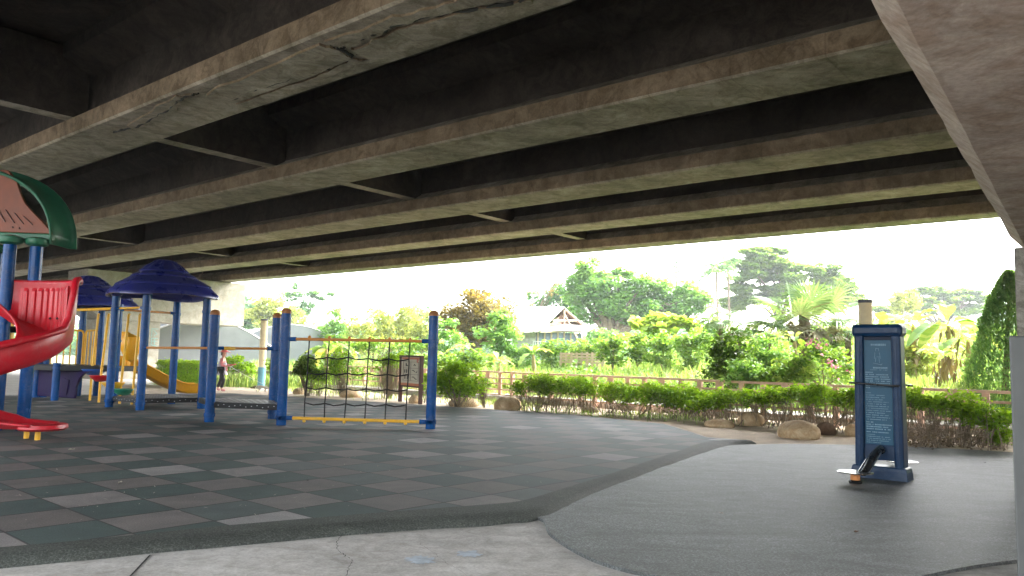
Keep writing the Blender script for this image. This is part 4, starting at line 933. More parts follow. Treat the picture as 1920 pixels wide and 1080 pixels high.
# face: eyes, nose, mouth and ear on the profile
hd = bpy.data.objects['body'] if 'body' in bpy.data.objects else None
fmb = MB()
for s in (-1, 1): fmb.lathe(pj(.082, .02*s, .918), [(.001, -.005*K), (.006*K, 0), (.001, .005*K)], 8)
fmb.build('eyes', 'hair', pe)
MB().tube([pj(.083, 0, .92), pj(.098, 0, .897), pj(.082, 0, .89)], [.005*K, .009*K, .004*K], 8).build('nose', 'skin', pe, smooth=True)
MB().tube([pj(.08, -.016, .873), pj(.086, 0, .874), pj(.08, .016, .873)], .004*K, 6).build('mouth', 'redink', pe)
hdp = dep(437, 680, pf.y)
tag(skin('folded_cloth', {'a': (Vector((J['haR'][0].x-.02, pf.y-.04, J['haR'][0].z+.03)), .03), 'b': (Vector((J['haR'][0].x+.12, pf.y-.02, J['haR'][0].z+.055)), .028), 'c': (Vector((J['haR'][0].x+.22, pf.y, J['haR'][0].z+.075)), .018)}, [('a', 'b'), ('b', 'c')], 'hatpink', None, 1), 'coral cloth held in both hands of the walking person', 'cloth')
# dog
dg0 = at(492, 736, -.06); DK = .56; Y_ = dg0.y
dog = thing('dog', 'small white dog on a leash sniffing the ground', 'dog', dg0)
def dj(x, y, z): return dg0+Vector((x, y, z))*DK
J2 = {'pel': (dj(-.26, 0, .36), (.1*DK, .095*DK)), 'bel': (dj(-.05, 0, .36), (.095*DK, .09*DK)), 'che': (dj(.18, 0, .34), (.115*DK, .105*DK)), 'nek': (dj(.31, 0, .3), .07*DK), 'hd': (dj(.41, 0, .22), (.075*DK, .07*DK)), 'muz': (dj(.49, 0, .14), .04*DK), 'nos': (dj(.53, 0, .1), .026*DK),
      't1': (dj(-.37, 0, .4), .03*DK), 't2': (dj(-.42, .01, .3), .03*DK), 't3': (dj(-.44, .01, .2), .018*DK), 'e1': (dj(.39, .07, .28), .022*DK), 'e2': (dj(.42, .09, .2), .02*DK), 'e3': (dj(.39, -.07, .28), .022*DK), 'e4': (dj(.42, -.09, .2), .02*DK)}
E2 = [('pel', 'bel'), ('bel', 'che'), ('che', 'nek'), ('nek', 'hd'), ('hd', 'muz'), ('muz', 'nos'), ('pel', 't1'), ('t1', 't2'), ('t2', 't3'), ('hd', 'e1'), ('e1', 'e2'), ('hd', 'e3'), ('e3', 'e4')]
for s, y, st_ in (('L', .065, .06), ('R', -.065, -.05)):
    J2['h1'+s] = (dj(-.27+st_*.3, y, .28), .06*DK); J2['h2'+s] = (dj(-.2+st_, y, .2), .038*DK); J2['h3'+s] = (dj(-.32+st_, y, .11), .022*DK); J2['h4'+s] = (dj(-.29+st_, y, .02), .024*DK)
    J2['f1'+s] = (dj(.19, y, .24), .05*DK); J2['f2'+s] = (dj(.17-st_, y, .13), .028*DK); J2['f3'+s] = (dj(.2-st_, y, .02), .026*DK)
    E2 += [('pel', 'h1'+s), ('h1'+s, 'h2'+s), ('h2'+s, 'h3'+s), ('h3'+s, 'h4'+s), ('che', 'f1'+s), ('f1'+s, 'f2'+s), ('f2'+s, 'f3'+s)]
skin('body', J2, E2, 'fur', dog)
MB().lathe(dj(.55, 0, .1), [(.002, -.02*DK), (.02*DK, 0), (.002, .02*DK)], 8).build('nose', 'black', dog)
lp = []; a = J['haR'][0]+Vector((.03, 0, 0)); b = dj(.26, 0, .42)
for i in range(13): u = i/12; lp.append(a.lerp(b, u)-ZM*(.03*math.sin(PI*u)))
tag(MB().tube(lp, .007, 6).build('leash', 'leash'), 'thin white leash running from the walking person to the dog', 'leash')
bk_ = at(471, 724, -.06)
bu = thing('bucket', 'blue grey bucket with a plant standing left of the dog', 'bucket', bk_)
MB().lathe(bk_, [(.15, 0), (.19, .3), (.2, .31), (.18, .31), (.14, .05), (.01, .04)], 20).build('pail', 'bucket', bu, smooth=True)
leaves('plant', [bk_+Vector((random.Random(i).gauss(0, .12), random.Random(i+50).gauss(0, .1), .4+random.Random(i+90).random()*.22)) for i in range(160)], .07, 'hedge', bu, 5)
tb_ = at(491, 722, -.06)
def tealf(u, v): a = 2*PI*u; z = .34*v; r_ = .16*(1-.35*v)*(1+.15*math.sin(3*a+v*3)+.08*math.sin(7*a)); return tb_+Vector((r_*math.cos(a), r_*math.sin(a), z*(1+.1*math.sin(2*a))))
m = MB(); m.grid(tealf, 24, 8); m.add([tb_+Vector((0, 0, .36))], []); k = m.f; tl = m.build('crumpled_sack', 'teal', None, smooth='all', solid=.01); tag(tl, 'crumpled teal plastic sack beside the blue grey bucket', 'sack')

# ------------------------------------------------------------ fallen leaves on the rubber and cement
def fallen(px, py, z, s, mat, lab, seed):
    c = at(px, py, z+.006); r = random.Random(seed); a0 = r.uniform(0, 6); pts = []
    for i in range(10):
        a = 2*PI*i/10; q = s*(.5+.5*abs(math.cos(a)))*r.uniform(.75, 1.1); pts.append(c+Vector((q*math.cos(a)*math.cos(a0)-q*.6*math.sin(a)*math.sin(a0), q*math.cos(a)*math.sin(a0)+q*.6*math.sin(a)*math.cos(a0), abs(math.sin(a*1.5))*s*.35)))
    m = MB(); m.add([c+ZM*s*.1]+pts, [(0, 1+i, 1+(i+1) % 10) for i in range(10)]); o = m.build('fallen_leaf', mat, None, solid=.002); tag(o, lab, 'leaf', 'fallen leaves')
fallen(1605, 998, -.045, .035, 'deadleaf', 'curled brown leaf lying alone on the rubber pad', 1)
fallen(1352, 962, -.045, .022, 'litter', 'small pale dry leaf near the left of the rubber pad', 2)
fallen(686, 1002, -.068, .032, 'darkink', 'black shrivelled leaf on the cement below the kerb', 3)
fallen(577, 901, 0, .022, 'darkink', 'dark shrivelled leaf in the middle of the tile mat', 4)
fallen(135, 843, 0, .04, 'litter', 'pale torn leaf scrap near the red slide exit', 5)
fallen(225, 905, 0, .035, 'litter', 'pale twig-like leaf on the dark tiles at lower left', 6)
fallen(545, 822, 0, .03, 'darkink', 'dark leaf on tiles in front of the rope net', 7)
fallen(1847, 868, -.045, .03, 'darkink', 'tiny dark leaf at far right of the rubber pad', 8)
m = MB(); r = random.Random(8)
for i in range(420):
    px, py = r.uniform(0, 1300), r.uniform(800, 1010); p = at(px, py, .004)
    if 0.2 < (p.x+3)*.66-(p.y-5)*.75+.3: continue
    s = r.uniform(.003, .009); a = r.uniform(0, 6); X = Vector((math.cos(a), math.sin(a), .2))*s*r.uniform(1, 3); Y = Vector((-math.sin(a), math.cos(a), 0))*s*.6
    m.add([p-X, p+Y, p+X, p-Y], [(0, 1, 2, 3)])
o = m.build('grit', 'litter'); tag(o, 'scattered pale grit and chips on the tile mat', 'grit', kind='stuff')

# ------------------------------------------------------------ shrubs and hedges of the planted strip
def shrub(name, label, cat, base, rx, ry, z0, z1, seed, leafm='hedge', n=3200, size=.055, stems=16, twigs=110, group=None, clumps=11, stemr=.011, top=.0, bare=.35, spread=.5):
    """base point; foliage ellipsoid rx,ry between z0 and z1 above ground; twiggy stems below"""
    r = random.Random(seed); base = Vector(base); t = thing(name, label, cat, base, group)
    cl = []; hz = (z1-z0)/2; zc = (z0+z1)/2
    for i in range(clumps):
        a = r.uniform(0, 2*PI); q = math.sqrt(r.random())*.78
        k = r.uniform(.28, .5)
        z = zc+hz*(r.uniform(-.55, .72)) if q < .6 else zc+hz*r.uniform(-.6, .45)
        R = min(rx, hz*1.4)*k
        cl.append((base+Vector((rx*q*math.cos(a), ry*q*math.sin(a), z)), R*1.2+.03, R*1.1+.03, R*.8+.02, r.random()))
    rng = np.random.default_rng(seed); P = []; T = []
    for c in cl:
        k = n//clumps; d = rng.normal(size=(k, 3)); d /= np.linalg.norm(d, axis=1)[:, None]; q = (.35+.65*rng.random(k)**.6)[:, None]*(1+.18*rng.normal(size=(k, 1)))
        P.append(np.array(c[0])+d*q*np.array(c[1:4])); T.append(np.full(k, c[4]))
    P = np.concatenate(P); T = np.concatenate(T)
    keep = P[:, 2] > base.z+.04; P, T = P[keep], T[keep]
    hgt = (P[:, 2]-P[:, 2].min())/(np.ptp(P[:, 2])+1e-6); T = np.clip(T*.55+hgt*.5, 0, 1)     # leaf tone gets lighter and yellower with height
    m = MB()
    for i in range(stems):
        e = Vector(r.choice(cl)[0]); s = base+Vector((r.uniform(-1, 1)*rx*spread, r.uniform(-1, 1)*ry*spread, 0)); mid = s.lerp(e, .45)+Vector((r.uniform(-.1, .1)*rx, r.uniform(-.1, .1)*rx, r.uniform(-.02, .06)))
        m.tube([s-Vector((0, 0, .02)), mid, e], [stemr*r.uniform(.8, 1.4), stemr*.8, stemr*.3], 5, cap=False)
    for i in range(twigs):
        e = Vector(r.choice(cl)[0])+Vector((r.gauss(0, .5)*rx*.5, r.gauss(0, .5)*ry*.5, -abs(r.gauss(0, .3))*hz-.02)); e.z = max(e.z, base.z+.05)
        s = Vector((base.x+(e.x-base.x)*r.uniform(.3, 1), base.y+(e.y-base.y)*r.uniform(.3, 1), base.z+r.uniform(0, .5)*max(z0, .1)))
        m.tube([s, s.lerp(e, .5)+Vector((r.gauss(0, .04), r.gauss(0, .04), r.gauss(0, .03))), e], [.005, .004, .002], 4, cap=False)
    m.build('stems', 'twig', t, smooth='all')
    leaves('foliage', P, size, leafm, t, seed, .5, .45, T)
    return t
def gp(px, py): p = at(px, py, -.06); return Vector((p.x, p.y, -.06))
def shr(px, py, wpx, toppx, botpx, lab, seed, leafm='hedge', n=3200, size=.05, cat='shrub', name='shrub', dy=0, **k):
    p = gp(px, py); s = p.y/F; zt = dep(px, toppx, p.y).z+.06; zb = dep(px, botpx, p.y).z+.06
    p.y += dy
    return shrub(name, lab, cat, p, wpx*s/2, min(wpx*s/2, .75), zb, zt, seed, leafm, n, size, **k)
HG = 'clipped hedge bushes in front of the footpath'
shr(440, 724, 80, 668, 700, 'loose yellow green bush behind the walking person', 21, n=1200, size=.11, stems=8, twigs=60)
shr(515, 741, 44, 668, 728, 'thin yellow green shrub left of the net post above the dog', 22, n=900, size=.09, stems=12, twigs=60)
shr(575, 742, 62, 652, 716, 'dark rounded topiary shrub on a short forked trunk behind the net', 23, 'dark', 3200, .08, stems=9, twigs=40, stemr=.028, spread=.12)
shr(592, 742, 60, 690, 738, 'low yellow green shrub at the foot of the dark topiary', 24, n=1100, size=.08, stems=10, twigs=50)
shr(645, 744, 84, 652, 722, 'airy bright shrub with branching trunk seen through the net', 25, n=1700, size=.09, stems=14, twigs=90, stemr=.018, spread=.2)
shr(728, 747, 70, 658, 700, 'twiggy vase shaped shrub left of the notice board', 26, n=1500, size=.085, stems=26, twigs=240, spread=.22)
shr(800, 755, 40, 690, 748, 'small green shrub just right of the notice board', 27, n=700, size=.09, stems=6, twigs=20)
shr(858, 766, 98, 664, 752, 'leafy rounded shrub immediately right of the net end post', 28, n=4200, size=.1, stems=9, twigs=50, stemr=.022, spread=.1, clumps=18)
shr(908, 764, 34, 700, 716, 'nearly bare reddish shrub left of the rounded tan boulder', 29, n=60, size=.04, stems=8, twigs=60, spread=.1)
hb = [(998, 771, 70, 702, 745), (1040, 772, 84, 704, 742), (1100, 775, 92, 708, 748), (1165, 779, 90, 716, 758), (1235, 783, 96, 714, 764), (1290, 787, 76, 722, 775), (1345, 793, 90, 728, 772), (1410, 797, 92, 730, 764), (1470, 802, 92, 728, 762), (1535, 806, 90, 722, 764), (1590, 812, 84, 726, 770)]
hl = ['clipped hedge bush at the left end, beside the rounded tan boulder', 'second hedge bush from the left end, on slim dark stems', 'hedge bush with twiggy base behind the flat dark stone', 'hedge bush with brown twiggy skirt, right of the flat dark stone', 'bright dense low hedge bush reaching the ground', 'hedge bush just left of the low tan boulder', 'hedge bush behind the low tan boulder', 'hedge bush over the half hidden boulder', 'hedge bush with bare twigs behind the biggest boulder, left part', 'hedge bush arching over the reddish boulder', 'hedge bush half hidden by the exercise machine']
for i, ((px, py, wp, tp, bt_), lb) in enumerate(zip(hb, hl)):
    dense = i in (4, 5)
    shr(px, py, wp*1.08, tp-2, bt_, lb, 40+i, n=2900 if dense else 1900, size=.078, stems=14, twigs=50 if dense else 95, name='hedge_bush', cat='hedge', group=HG, clumps=16, dy=.15, spread=.8)
rb_ = [(1722, 836, 70, 730, 772), (1778, 840, 72, 742, 776), (1826, 842, 78, 738, 796), (1880, 846, 84, 756, 812)]
rl = ['tangled hedge bush right beside the exercise machine, dry twigs below', 'hedge bush over a heap of dry roots, right of the machine', 'hedge bush second from the grey upright with brown brush under it', 'hedge bush partly hidden by the grey upright']
for i, ((px, py, wp, tp, bt_), lb) in enumerate(zip(rb_, rl)):
    shr(px, py, wp*1.1, tp, bt_, lb, 60+i, n=1150, size=.075, stems=10, twigs=45, name='hedge_bush', cat='hedge', group=HG, clumps=15, dy=.35, spread=.85)
shr(1872, 842, 44, 798, 838, 'small bright green ground shrub in front of the dry brush by the grey upright', 66, n=1500, size=.045, stems=6, twigs=10)
# heap of dry roots and prunings
r = random.Random(77); m = MB()
for i in range(300):
    u = r.random(); c = gp(1700+190*u, 836+8*u); c += Vector((0, r.uniform(.0, .9), r.uniform(0, .32)*(1-.4*u)+.04)); a = r.uniform(0, 2*PI); ln = r.uniform(.15, .75); e = Vector((math.cos(a)*ln, math.sin(a)*ln*.4, r.gauss(-.02, .12)))
    c2 = c+e; c2.z = max(c2.z, -.04); m.tube([c, c.lerp(c2, .5)+Vector((0, 0, r.uniform(-.03, .07))), c2], [.007*r.uniform(.4, 1.3), .006, .003], 4, cap=False)
o = m.build('brush_heap', 'brush', None, smooth='all'); tag(o, 'heap of dry brown roots and prunings under the right hand hedge', 'brush heap', kind='stuff')
r = random.Random(78); P = [gp(r.uniform(1700, 1890), r.uniform(834, 846))+Vector((0, r.uniform(0, .8), r.uniform(.0, .2))) for _ in range(800)]
tag(leaves('dry_leaf_litter', P, .05, 'dry', None, 9, .5, .3), 'crumpled dry leaves caught in the brush at the hedge foot', 'leaf litter', kind='stuff')
# clipped box hedge behind the pavilion
m = thing('box_hedge', 'dense clipped green hedge behind the orange slide and blue roofed posts', 'hedge', dep(340, 720, 30).xy.to_3d())
rng = np.random.default_rng(4); A0 = dep(292, 720, 31); B0 = dep(384, 720, 29); n = 15000
u = rng.random(n); f_ = rng.integers(0, 3, n); v = rng.random(n); hh = dep(330, 680, 30).z
X = A0.x+(B0.x-A0.x)*u; Yv = A0.y+(B0.y-A0.y)*u
P = np.stack([X, Yv+np.where(f_ == 0, v*.9, np.where(f_ == 1, 0, v*.9)), np.where(f_ == 1, v*(hh+.06)-.06, np.where(f_ == 0, hh, v*hh))], 1)+rng.normal(size=(n, 3))*.045
leaves('foliage', P, .07, 'hedge', m, 3, .5, .4, 1-.0*u)
mm = MB()
for i in range(60): a = A0.lerp(B0, (i+.5)/60); mm.tube([Vector((a.x, a.y+.3, -.08)), Vector((a.x+rng.normal()*.06, a.y+.35, hh*.8))], .012, 4)
mm.build('stems', 'twig', m)
# small grass tufts and weeds in the sandy strip
def blades(name, P, hgt, wdt, mat, parent=None, seed=0, lean=.35, tone=None, seg=2):
    rng = np.random.default_rng(seed); P = np.asarray(P, float); n = len(P); a = rng.random(n)*2*PI; h = (hgt*(.55+.9*rng.random(n)))[:, None]
    D = np.stack([np.cos(a), np.sin(a), np.zeros(n)], 1); S = np.stack([-np.sin(a), np.cos(a), np.zeros(n)], 1)*(wdt/2); ln = (lean*rng.random(n))[:, None]*h
    Z = np.array([0, 0, 1.])
    V = np.empty((n, 6, 3)); V[:, 0] = P-S; V[:, 1] = P+S; mid = P+Z*h*.6+D*ln*.35; V[:, 2] = mid+S*.8; V[:, 3] = mid-S*.8; tip = P+Z*h*(1-.25*ln/h)+D*ln*1.2; V[:, 4] = tip+S*.1; V[:, 5] = tip-S*.1
    off = np.array(origin_of(parent)) if parent else np.zeros(3); V = (V-off).reshape(-1, 3).astype(np.float32)
    idx = np.arange(n)[:, None]*6; Fx = np.stack([idx+np.array([0, 1, 2, 3]), idx+np.array([3, 2, 4, 5])], 1).reshape(-1).astype(np.int32)
    me = bpy.data.meshes.new(name); me.vertices.add(6*n); me.loops.add(8*n); me.polygons.add(2*n); me.vertices.foreach_set('co', V.ravel()); me.loops.foreach_set('vertex_index', Fx)
    me.polygons.foreach_set('loop_start', np.arange(0, 8*n, 4, dtype=np.int32)); me.update(calc_edges=True)
    t = rng.random(n) if tone is None else np.clip(np.asarray(tone)*.6+.4*rng.random(n), 0, 1)
    me.attributes.new('tone', 'FLOAT', 'FACE').data.foreach_set('value', np.repeat(t, 2).astype(np.float32))
    me.materials.append(L[mat]); o = bpy.data.objects.new(name, me); C.objects.link(o); o.parent = parent; return o
rng = np.random.default_rng(12); P = []
for (t_, g_, k, sp_) in [(16.2, 12.6, 90, .3), (16.0, 10.6, 80, .3), (16.6, 18, 160, .6), (17.3, 22, 500, .8), (17.9, 25, 500, .7), (17.6, 15, 700, .5), (17, 9, 500, .5)]:
    for i in range(k): p = tg(t_+rng.normal()*sp_, g_+rng.normal()*sp_*2, -.06); P.append(tuple(p))
tag(blades('weed_tufts', P, .13, .018, 'grass', None, 3, .9), 'short green weeds sprouting around the hedge feet', 'weeds', kind='stuff')
P = []
for i in range(9000):
    t_ = rng.uniform(19.4, 21.6); g_ = rng.uniform(-4, 30); p = tg(t_+.04*g_*0, g_, -.06); P.append(tuple(p))
tag(blades('verge_grass', P, .3, .02, 'grass', None, 4, .7), 'rough grass verge right behind the footpath', 'grass', kind='stuff')

# ------------------------------------------------------------ meadow beyond the fence
rng = np.random.default_rng(21); P = []; T = []; n = 0
while n < 80000:
    t_ = 21.3+38*rng.random()**1.35; g_ = rng.uniform(-8, 46)
    p = Tv*t_+Gv*g_
    if p.y < 5 or not (-.42 < p.x/p.y < .72): continue
    if p.x/p.y < -.33 and p.y > 34: continue
    P.append((p.x, p.y, terr(p.x, p.y)-.03)); T.append(.5+.5*math.sin(p.x*.8+2*math.sin(p.y*.5))*math.cos(p.y*.9)); n += 1
for i in range(7000):
    q = dep(rng.uniform(1690, 1850), 700, rng.uniform(18.2, 24)); P.append((q.x, q.y, terr(q.x, q.y)-.03)); T.append(.85)
tag(blades('meadow_grass', P, .85, .055, 'grass', None, 5, .8, T), 'tall bright yellow green meadow grass filling the field beyond the fence', 'grass', kind='stuff')
rng = np.random.default_rng(22); P = []; T = []; n = 0
cs = [(Tv*(22+30*rng.random())+Gv*rng.uniform(-6, 34), rng.uniform(.6, 1.5), rng.uniform(.35, 1.25)) for _ in range(260)]
for c, R, hh in cs:
    k = int(230*R); a = rng.random(k)*2*PI; q = np.sqrt(rng.random(k))*R
    x = c.x+q*np.cos(a); y = c.y+q*np.sin(a); zz = np.array([terr(i, j) for i, j in zip(x, y)])+hh*(1-(q/R)**2)*(.5+.5*rng.random(k))+.25
    P.append(np.stack([x, y, zz], 1)); T.append(np.full(k, rng.random()))
tag(leaves('meadow_weeds', np.concatenate(P), .17, 'weed', None, 6, .45, .7, np.concatenate(T)), 'leafy weeds and creepers tangled through the meadow grass', 'weeds', kind='stuff')

# ------------------------------------------------------------ trees
tree('round_tree', 'round crowned tree with yellow brown flowering top and stout trunk', 'tree', 44, [(893, 578, 66, 34), (868, 606, 48, 30), (925, 598, 44, 30), (893, 620, 52, 26), (896, 556, 40, 14)], 'brown', .2, 20, 895, None, .5, 31, sub=14, fr=.34, shell=.62)
tree('young_tree', 'slender bright green young tree in front of the brown flowering tree', 'tree', 37, [(935, 598, 32, 22), (925, 622, 38, 24), (950, 630, 30, 20), (930, 648, 30, 14)], 'tree', .2, 17, 936, None, .07, 32, sub=8, fr=.4)
tree('young_tree', 'pale green young tree left of the brown flowering tree', 'tree', 39, [(835, 616, 24, 24), (826, 640, 26, 20), (850, 640, 22, 20)], 'tree', .2, 16, 838, None, .06, 33, sub=8, fr=.4)
tree('broad_tree', 'large feathery green tree with high left spire rising behind the tin roof shed', 'tree', 56, [(1102, 500, 26, 20), (1112, 520, 38, 20), (1085, 545, 42, 24), (1140, 545, 60, 30), (1165, 515, 24, 14), (1210, 540, 52, 26), (1190, 575, 70, 32), (1120, 580, 56, 30), (1260, 550, 44, 26), (1290, 575, 44, 28), (1240, 590, 62, 26), (1310, 560, 26, 20)], 'tree', .34, 12, 1112, None, .7, 34, sub=11, fr=.36, nb=16, shell=.55, upb=.8)
tree('broad_tree', 'darker green tree between the big feathery tree and the shed roof', 'tree', 62, [(1020, 560, 30, 18), (1050, 555, 30, 20), (1065, 575, 30, 20)], 'bluegreen', .3, 10, 1040, None, .35, 35, sub=9, fr=.4)
tree('wispy_tree', 'thin sparse tree with bare twigs left of the high green spire', 'tree', 60, [(1045, 525, 16, 12), (1035, 545, 18, 12), (985, 565, 22, 14), (965, 550, 18, 10)], 'brown', .2, 2.2, 1000, None, .12, 36, sub=7, fr=.4, nb=12)
tree('left_tree', 'blue green tree right beside the far pier', 'tree', 84, [(455, 570, 24, 20), (470, 590, 30, 24), (450, 605, 22, 18), (445, 550, 12, 8)], 'bluegreen', .45, 6, 458, None, .5, 37, sub=9, fr=.4)
tree('left_tree', 'olive and pale green tree above the shade net roof', 'tree', 76, [(505, 568, 34, 20), (500, 592, 42, 22), (540, 595, 34, 18), (530, 610, 60, 14)], 'bamboo', .36, 8, 510, None, .4, 38, sub=10, fr=.38)
tree('left_tree', 'light green spreading tree with loose detached boughs over the white greenhouse', 'tree', 80, [(548, 556, 28, 10), (575, 552, 24, 10), (560, 575, 36, 14), (592, 548, 14, 5), (618, 551, 15, 5), (588, 558, 12, 4), (605, 560, 10, 3), (545, 590, 28, 10), (553, 537, 7, 7)], 'bluegreen', .36, 8, 556, None, .3, 39, sub=6, fr=.42, flat=.6)
for i, (px, py, rx, ry, lab, mt_) in enumerate([(628, 600, 26, 22, 'pointed green tree at left end of the bamboo thicket', 'tree'), (668, 612, 34, 24, 'pale bamboo clump right of the pointed green tree', 'bamboo'), (712, 600, 36, 28, 'tall pale bamboo clump behind the middle of the net', 'bamboo'), (752, 596, 30, 26, 'yellowish bamboo clump behind the right half of the net', 'bamboo'), (790, 605, 34, 30, 'pale bamboo clump behind the net end post', 'bamboo'), (782, 578, 26, 10, 'distant blue green treetop above the bamboo thicket', 'bluegreen')]):
    tree('bamboo_clump' if mt_ == 'bamboo' else 'thicket_tree', lab, 'bamboo' if mt_ == 'bamboo' else 'tree', 48+i*1.5+(22 if i == 5 else 0), [(px, py, rx, ry), (px-5, py+24, rx*1.15, 22), (px+6, py+42, rx*1.1, 16)], mt_, .26, 14, px, None, .1, 70+i, sub=10, fr=.34, upb=.2, aspect=.3, nb=10)
tree('thicket_tree', 'low bright shrub mass under the bamboo, behind the net', 'bush', 36, [(700, 648, 40, 14), (640, 650, 34, 12), (760, 650, 36, 14)], 'weed', .18, 18, 700, None, .06, 81, sub=9)
UM = [(1470, 560, 70, 14), (1400, 556, 46, 14), (1590, 560, 44, 14), (1520, 535, 70, 10), (1440, 510, 66, 10), (1432, 472, 50, 9), (1395, 497, 46, 10), (1470, 498, 58, 9), (1440, 485, 50, 8), (1530, 502, 54, 9), (1420, 520, 62, 10), (1500, 520, 60, 10), (1565, 520, 38, 12), (1395, 540, 44, 10), (1460, 540, 40, 10), (1585, 540, 26, 14), (1560, 552, 40, 12), (1375, 570, 34, 14), (1540, 575, 50, 14)]
tree('umbrella_tree', 'tall layered umbrella shaped tree highest on the right skyline', 'tree', 74, UM, 'umbrella', .36, 19, 1450, None, .5, 41, sub=14, fr=.42, flat=.5, nb=22, shell=.5, upb=1.0, dd=.9)
tree('umbrella_tree', 'wide low umbrella tree on the skyline between the pillar and the juniper', 'tree', 92, [(1745, 546, 40, 9), (1800, 548, 46, 8), (1700, 560, 34, 10), (1775, 562, 60, 10), (1730, 578, 60, 12), (1800, 580, 50, 12), (1660, 585, 40, 12), (1840, 560, 24, 9)], 'umbrella', .42, 17, 1770, None, .5, 42, sub=13, fr=.42, flat=.5, nb=18, shell=.5, upb=1.0)
tree('round_tree', 'pale olive round tree just right of the cream pillar', 'tree', 66, [(1700, 555, 26, 14), (1690, 575, 36, 18), (1665, 600, 30, 16)], 'bamboo', .3, 9, 1690, None, .3, 43, sub=9)
# araucaria
p = dep(1268, 600, 96); ar = thing('araucaria', 'small tiered araucaria poking above the feathery tree', 'tree', (p.x, p.y, 0)); zt_ = dep(1268, 486, 96).z
MB().tube([(p.x, p.y, 0), (p.x, p.y, zt_-.4)], [.22, .05], 7).build('trunk', 'bark', ar, smooth=True)
P = []; D = []; r = random.Random(5)
for i in range(9):
    z = zt_-.4-i*.62; R = .35+.26*i*(.8+.4*r.random())
    for k in range(9):
        a = 2*PI*k/9+i*.5
        for q in range(14): u = (q+1)/14; P.append((p.x+R*u*math.cos(a), p.y+R*u*math.sin(a), z+.35*R*u*u)); D.append((math.cos(a), math.sin(a), .3))
leaves('crown', P, .34, 'bluegreen', ar, 4, .35, .2, None, dirs=D)
# feather palms
def feather_palm(name, lab, px, topy, Y, seed, nfr=13, L_=2.2, mat='bluegreen', tr=.14):
    r = random.Random(seed); c = dep(px, topy, Y); z0 = terr(c.x, c.y); t = thing(name, lab, 'palm', (c.x, c.y, z0))
    MB().tube([(c.x, c.y, z0-.1), (c.x+.1, c.y, (z0+c.z)/2), tuple(c)], [tr*1.2, tr*.8, tr*.6], 8).build('trunk', 'bark', t, smooth=True)
    m = MB(); P = []; D = []
    for i in range(nfr):
        a = 2*PI*i/nfr+r.uniform(-.2, .2); el = r.uniform(-.1, 1.1); ln = L_*r.uniform(.8, 1.1); pts = []
        for k in range(13):
            u = k/12; pts.append(c+Vector((math.cos(a)*math.cos(el)*ln*u, math.sin(a)*math.cos(el)*ln*u, math.sin(el)*ln*u-ln*.75*u*u)))
        m.tube(pts, [.03, .028, .026]+[.02]*7+[.01]*3, 4, cap=False)
        for k in range(1, 13):
            d = (pts[k]-pts[k-1]).normalized(); s = Vector((-math.sin(a), math.cos(a), 0))
            for sg_ in (-1, 1):
                for h in (0, .5): q = pts[k-1].lerp(pts[k], h); e = (s*sg_*.8+d*.5-Vector((0, 0, .45))); P.append(tuple(q+e*ln*.1)); D.append(tuple(e))
    m.build('ribs', 'bananastem', t); leaves('fronds', P, L_*.27, mat, t, seed, .16, .3, None, .2, dirs=D); return t
feather_palm('feather_palm', 'grey green feather palm drooping left of the umbrella tree', 1343, 505, 66, 1, 13, 2.3)
feather_palm('feather_palm', 'second feather palm with bare leaning spear beside the umbrella tree', 1365, 492, 68, 2, 9, 1.9)
# fan palm with many broad fans
def fan(m, c, d, R, r, tone, T, nseg=22, droop=.25):
    d = Vector(d).normalized(); s = d.cross(Vector((0, 0, 1))); s = s.normalized() if s.length > .1 else Vector((1, 0, 0)); n = s.cross(d).normalized()
    for i in range(nseg):
        a = (-1+2*(i+.5)/nseg)*rad(118); w_ = rad(118)/nseg*.8
        def pt_(aa, q): return c+(d*math.cos(aa)+s*math.sin(aa))*(R*q)+n*(.1*R*math.cos(aa*1.2))*q-Vector((0, 0, droop*R*q*q*q))
        k = len(m.v); L2 = r.uniform(.86, 1.05)
        m.v += [tuple(pt_(a, .02)), tuple(pt_(a-w_, .5)), tuple(pt_(a, .52)+n*.02), tuple(pt_(a+w_, .5)), tuple(pt_(a, L2))]
        m.f += [(k, k+1, k+2), (k, k+2, k+3), (k+1, k+4, k+2), (k+2, k+4, k+3)]; T += [tone*.6+.4*r.random()]*4
Y = 25.0; c0 = dep(1508, 588, Y); r = random.Random(3)
fpm = thing('fan_palm', 'big pale fan palm with star shaped fronds left of the pillar', 'palm', (c0.x, c0.y, terr(c0.x, c0.y)))
MB().tube([(c0.x, c0.y, terr(c0.x, c0.y)-.1), (c0.x, c0.y, c0.z)], [.2, .17], 10).build('trunk', 'bark', fpm, smooth=True)
m = MB(); T = []; sm = MB()
fans = [(1478, 548, 42, (-.25, .1, 1)), (1522, 546, 46, (.05, .1, 1)), (1568, 548, 46, (.45, .1, 1)), (1440, 565, 48, (-1, .1, .5)), (1500, 575, 38, (-.2, -.5, .8)), (1595, 572, 40, (1, .1, .35)), (1540, 585, 42, (.2, -.6, .3)), (1462, 592, 40, (-.9, -.2, .0)), (1430, 605, 48, (-1, .1, .1)), (1560, 605, 44, (.7, -.4, -.1)), (1585, 600, 36, (1, 0, .1)), (1500, 540, 40, (-.1, .6, 1)), (1545, 560, 38, (.3, .5, .9))]
for (px, py, R, d) in fans:
    c = dep(px, py, Y+r.uniform(-.6, .6)); d = Vector(d); s_ = R*Y/F; b_ = c-d.normalized()*s_*.45
    fan(m, b_, d, s_*1.4, r, r.random(), T); sm.tube([tuple(c0), tuple(c0.lerp(b_, .5)+Vector((0, 0, .08))), tuple(b_)], [.02, .016, .012], 5)
sm.build('stalks', 'bananastem', fpm); o = m.build('fronds', L['palm'], fpm); tone_attr(o, T)
m = MB(); T = []
